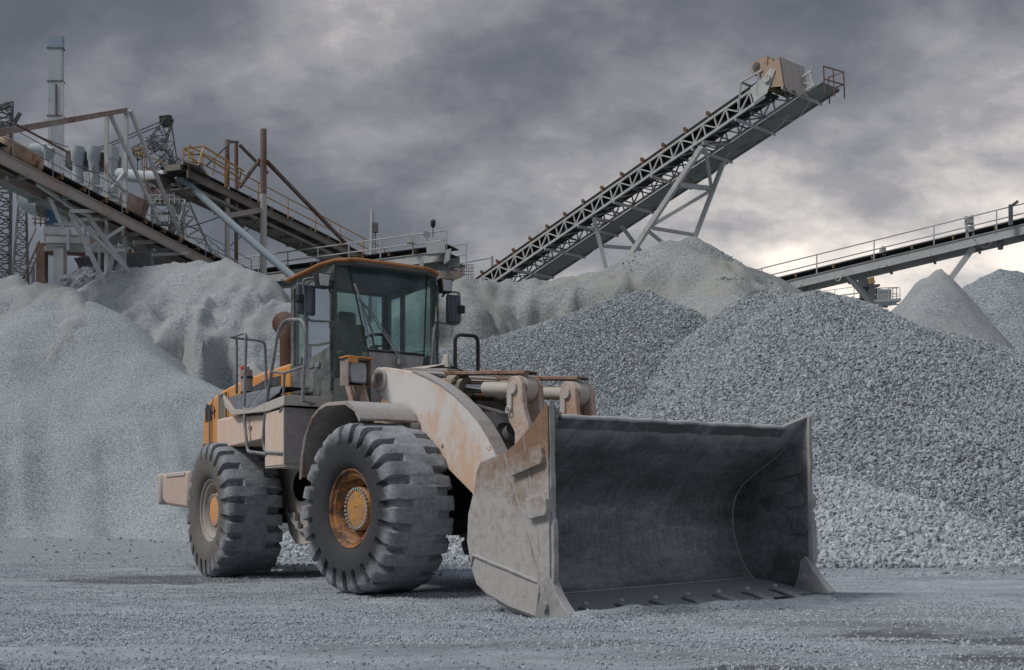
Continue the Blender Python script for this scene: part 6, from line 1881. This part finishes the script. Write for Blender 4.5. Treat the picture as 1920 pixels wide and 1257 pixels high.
mb = MB(); mb.tube([P(48, 318, 55), P(46, 345, 55), P(48, 368, 55), P(56, 380, 55), P(68, 386, 55), P(80, 388, 55), P(88, 388, 55)], .50, 20); el = pl(mb, 'elbow_duct', m_duct, cyc, smooth=50)
mb = MB(); mb.cyl(P(75, 387, 55), P(90, 388, 55), .53, 20); pl(mb, 'duct_sleeve', m_steeld, cyc, smooth=35)
mb = MB(); a, b = P(101, 362, 55.4), P(101, 424, 55.4); mb.box((a + b) / 2, (.62, .8, a.z - b.z)); pl(mb, 'fan_casing', m_blue, cyc)
mb = MB(); a, b = P(124, 362, 55.6), P(124, 430, 55.6); mb.box((a + b) / 2, (.5, .8, a.z - b.z)); mb.cyl(P(124, 404, 55.2), P(124, 404, 55.1), .14, 16); pl(mb, 'filter_box', m_duct, cyc)

# long sloping pipe with its thick horizontal part
pi = empty('steel_pipe', P(440, 480, 47)); pi.location.z = 0
tag(pi, 'long grey blue pipe sloping down behind the cab roof from a thick elbow', 'pipe')
mb = MB(); mb.tube([P(333, 328, 49), P(440, 425, 47.5), P(562, 531, 46)], .155, 14); pl(mb, 'sloping_tube', m_pipe, pi, smooth=50)
mb = MB(); mb.tube([P(225, 327, 54), P(262, 332, 52.5), P(300, 333, 51), P(330, 328, 49.4)], .28, 16); pl(mb, 'thick_duct', m_duct, pi, smooth=50)
mb = MB(); mb.lathe([(0, -.28), (.2, -.22), (.29, 0), (.2, .22), (0, .28)], P(333, 323, 49), (0, 0, 1), 16); mb.cyl(P(311, 322, 49.6), P(332, 318, 49), .16, 12); pl(mb, 'elbow', m_duct, pi, smooth=50)

# platform on columns
pf = empty('steel_platform', P(150, 540, 52)); pf.location.z = 0
tag(pf, 'heavy steel platform on thick columns with a dark hopper under the upper left conveyor', 'platform')
for x_, y_, Y, w_, m_ in ((113, 468, 51, .44, m_steel), (79, 458, 53, .40, m_rustst), (226, 472, 53, .42, m_steel), (62, 500, 56, .12, m_steeld), (260, 470, 57, .3, m_rustst)):
    mb = MB(); a = P(x_, y_, Y); mb.box((a.x, a.y, a.z / 2), (w_, w_, a.z)); pl(mb, 'column', m_, pf)
part('deck_beam', m_steel, pf, [(84, 434, 51, 160, 436, 51, .35), (84, 466, 51.4, 240, 470, 53.0, .22), (88, 450, 51.6, 155, 452, 51.6, .3)])
part('deck_beam', m_rustst, pf, [(70, 470, 54, 300, 476, 57, .35), (225, 490, 56, 320, 488, 57, .3)])
part('pipework', m_duct, pf, [(90, 460, 50.6, 232, 462, 52.2, .06), (128, 430, 50.8, 128, 470, 50.8, .12), (165, 440, 51, 165, 480, 51, .16), (186, 430, 51.5, 186, 500, 51.5, .10), (100, 420, 50.8, 150, 424, 50.9, .05), (236, 440, 52.5, 236, 470, 52.5, .14)])
part('dark_machinery', m_steeld, pf, [(90, 442, 53, 150, 442, 53, .8), (150, 500, 55, 300, 497, 57, .9), (175, 455, 54, 230, 455, 55, .9)])
mb = MB(); mb.add([P(138, 484, 52), P(222, 484, 52.6), P(196, 545, 53), P(172, 545, 53), P(140, 484, 56), P(224, 484, 56), P(196, 545, 54), P(172, 545, 54)], [(0, 1, 2, 3), (7, 6, 5, 4), (0, 4, 5, 1), (1, 5, 6, 2), (3, 2, 6, 7), (0, 3, 7, 4)]); pl(mb, 'hopper', m_steeld, pf)
mb = MB()
for x_ in (66, 76, 86): mb.beam(P(x_, 425, 51), P(x_, 405, 51), .05)
mb.beam(P(62, 418, 51), P(88, 420, 51), .05)
for k in range(8): mb.beam(P(44 + 4 * k, 520 - 9 * k, 52), P(50 + 4 * k, 520 - 9 * k, 52), .04)
mb.beam(P(42, 524, 52), P(74, 452, 52), .06); mb.beam(P(36, 500, 52), P(68, 428, 52), .04); mb.beam(P(50, 528, 52), P(78, 462, 52), .05)
pl(mb, 'stairs', m_rustst, pf)
mb = MB()
for k in range(9): mb.beam(P(222 + 9 * k, 474, 53), P(222 + 9 * k, 448 , 53), .04)
for y_ in (448, 460): mb.beam(P(220, y_, 53), P(300, y_ + 2, 53), .04)
pl(mb, 'handrail', m_steel, pf)


def lattice(p0, p1, w0, w1, n, t, mat, root, name, ang=0.5, horiz_=None):
    """square lattice mast"""
    p0, p1 = Vector(p0), Vector(p1); d = (p1 - p0).normalized()
    u = Vector((math.cos(ang), math.sin(ang), 0)); u = (u - d * d.dot(u)).normalized(); v = d.cross(u)
    cs = [(1, 1), (1, -1), (-1, -1), (-1, 1)]
    def c(k, i):
        f = k / n; w = (w0 + (w1 - w0) * f) / 2
        return p0 + (p1 - p0) * f + u * (w * cs[i][0]) + v * (w * cs[i][1])
    mb = MB()
    for i in range(4): mb.beam(c(0, i), c(n, i), t)
    pl(mb, name, mat, root)
    mb = MB()
    for k in range(n):
        for i in range(4):
            j = (i + 1) % 4
            mb.beam(c(k, i), c(k + 1, j) if (k + i) % 2 else c(k + 1, i), t * .6) if False else mb.beam(c(k, i if k % 2 else j), c(k + 1, j if k % 2 else i), t * .65)
            mb.beam(c(k, i), c(k, j), t * .6)
    return pl(mb, 'lattice_bracing', mat, root)


def mast(label, x0, y0, x1, y1, Y, w0, w1, n, t, mat, cat='mast', name='lattice_mast'):
    root = empty(name, P(x0, y0, Y)); root.location.z = 0
    tag(root, label, cat)
    a, b = P(x0, y0, Y), P(x1, y1, Y)
    k = a.z / (b.z - a.z); g = Vector((a.x + (a.x - b.x) * k, a.y, 0))
    nn = n + int(n * k)
    lattice(g, b, w0 + (w0 - w1) * k, w1, nn, t, mat, root, 'legs')
    return root


mk1 = mast('dark lattice mast cut by the left edge of the picture', 4, 520, 9, 192, 50, .62, .60, 20, .07, m_steeld)
part('mast_head', m_steeld, mk1, [(-8, 205, 50, 19, 196, 50, .2), (-8, 240, 50, 19, 235, 50, .15), (24, 236, 50, 38, 212, 50, .13)])
mast('slim tapering dark lattice mast beside the elbow duct', 38, 520, 42, 385, 60, .75, .38, 9, .06, m_steeld)

# crane with lattice jib
cr = empty('lattice_crane', P(320, 440, 60)); cr.location.z = 0
tag(cr, 'dark lattice crane jib sticking up behind the dust collector', 'crane')
lattice(P(252, 290, 60), P(296, 268, 60), .5, .5, 4, .045, m_steeld, cr, 'jib')
lattice(P(292, 275, 60), P(318, 220, 60), .8, .4, 4, .05, m_steeld, cr, 'jib')
lattice(P(318, 285, 60.5), P(276, 262, 60.5), .8, .4, 4, .04, m_steeld, cr, 'jib')
part('pulley_head', m_black, cr, [(300, 224, 60, 322, 222, 60, .28), (305, 232, 60, 318, 230, 60, .3)])
part('stay_rope', m_steeld, cr, [(180, 280, 60, 302, 228, 60, .05), (182, 284, 60, 300, 236, 60, .05), (320, 226, 60, 332, 300, 60.2, .06), (297, 270, 60, 330, 306, 60, .08)])
part('hanging_tackle', m_yellow, cr, [(246, 283, 60, 268, 279, 60, .16), (250, 291, 60, 268, 289, 60, .12)])
part('rope', m_black, cr, [(258, 292, 60, 258, 325, 60, .03), (266, 292, 60, 267, 330, 60, .03), (273, 292, 60, 276, 322, 60, .03)])
lattice(P(292, 330, 60), P(330, 290, 60), .8, .6, 5, .05, m_steeld, cr, 'mast_section')
mb = MB(); gleg(mb, P(322, 300, 60), P(326, 400, 60), .3); pl(mb, 'crane_mast', m_steeld, cr)

# scaffold-like tower with tanks
tw2 = empty('service_tower', P(305, 470, 55)); tw2.location.z = 0
tag(tw2, 'grey service tower with platforms and railings behind the upper left conveyor', 'tower')
for x_ in (286, 318, 340):
    mb = MB(); gleg(mb, P(x_, 345, 55), P(x_, 440, 55), .12 if x_ != 340 else .3); pl(mb, 'tower_post', m_steeld, tw2)
part('tower_deck', m_steeld, tw2, [(280, 348, 55, 345, 350, 55, .25), (280, 382, 55, 345, 384, 55, .15), (282, 420, 55, 345, 420, 55, .2), (284, 400, 55, 345, 402, 55, .12)])
mb = MB()
for y_ in (350, 383, 421):
    for k in range(8): mb.beam(P(282 + 9 * k, y_, 54.6), P(282 + 9 * k, y_ - 17, 54.6), .035)
    mb.beam(P(281, y_ - 17, 54.6), P(346, y_ - 17, 54.6), .04); mb.beam(P(281, y_ - 9, 54.6), P(346, y_ - 9, 54.6), .03)
pl(mb, 'tower_rail', m_steel, tw2)
part('tank', m_rustst, tw2, [(228, 378, 56, 272, 392, 56, .8), (275, 360, 56, 310, 366, 56, .7)])
# slender tripod of light tubes
tp = empty('tube_tripod', P(370, 470, 52)); tp.location.z = 0
tag(tp, 'thin light tube frame with zigzag bracing left of the brown conveyor', 'frame')
mb = MB()
for q in ((342, 380, 52, 352, 480, 52), (345, 360, 52, 400, 484, 52.5), (352, 362, 53, 322, 470, 53.5)): gleg(mb, P(*q[:3]), P(*q[3:]), .09)
pl(mb, 'leg', m_steel, tp)
mb = MB(); pr = [(344, 384), (356, 390), (346, 404), (364, 408), (347, 424), (374, 430), (349, 444), (384, 450), (351, 466), (396, 474)]
for a, b in zip(pr[:-1], pr[1:]): mb.beam(P(a[0], a[1], 52), P(b[0], b[1], 52.2), .06)
for a, b in zip(pr[0::2], pr[1::2]): mb.beam(P(a[0], a[1], 52), P(b[0], b[1], 52.2), .05)
pl(mb, 'zigzag_bracing', m_steel, tp)
mb = MB(); mb.beam(P(390, 448, 50), P(470, 512, 52), .05); mb.beam(P(388, 462, 50), P(462, 522, 52), .05)
for k in range(5): mb.beam(P(396 + 14 * k, 453 + 11 * k, 50.4), P(394 + 14 * k, 466 + 11 * k, 50.4), .04)
pl(mb, 'hand_line', m_steel, tp)

# ---------------- loose clutter of the plant: cables and small lines
cb = empty('power_cable', P(300, 300, 48)); cb.location.z = 0
tag(cb, 'thin dark cables sagging between the dust collector and the pole row', 'cable')
for (x0_, y0_, x1_, y1_, Y, sg) in ((19, 225, 128, 276, 50, 5), (118, 300, 240, 330, 54, 8), (426, 400, 330, 430, 51, 4), (494, 400, 420, 470, 52, 4)):
    mb = MB(); mb.tube([P(x0_ + (x1_ - x0_) * q / 10, y0_ + (y1_ - y0_) * q / 10 + sg * 4 * (q / 10) * (1 - q / 10), Y) for q in range(11)], .022, 5)
    pl(mb, 'cable_run', m_black, cb)
part('cross_pipe', m_duct, cyc, [(40, 330, 56, 128, 338, 57.6, .14), (60, 410, 54.5, 92, 412, 54.8, .10), (130, 345, 57.4, 215, 352, 57.4, .09), (150, 390, 57, 232, 396, 57, .12)])
part('handrail', m_steel, cyc, [(84, 300, 57, 84, 282, 57, .04), (128, 372, 57, 222, 376, 57, .04), (128, 362, 57, 222, 366, 57, .03), (140, 376, 57, 140, 358, 57, .03), (170, 376, 57, 170, 360, 57, .03), (200, 378, 57, 200, 362, 57, .03)])
part('thin_brace', m_steel, tw2, [(286, 345, 54.8, 318, 382, 54.8, .05), (318, 345, 54.8, 286, 382, 54.8, .05), (286, 384, 54.8, 318, 420, 54.8, .05), (318, 384, 54.8, 286, 420, 54.8, .05), (322, 384, 54.8, 340, 420, 54.8, .05)])
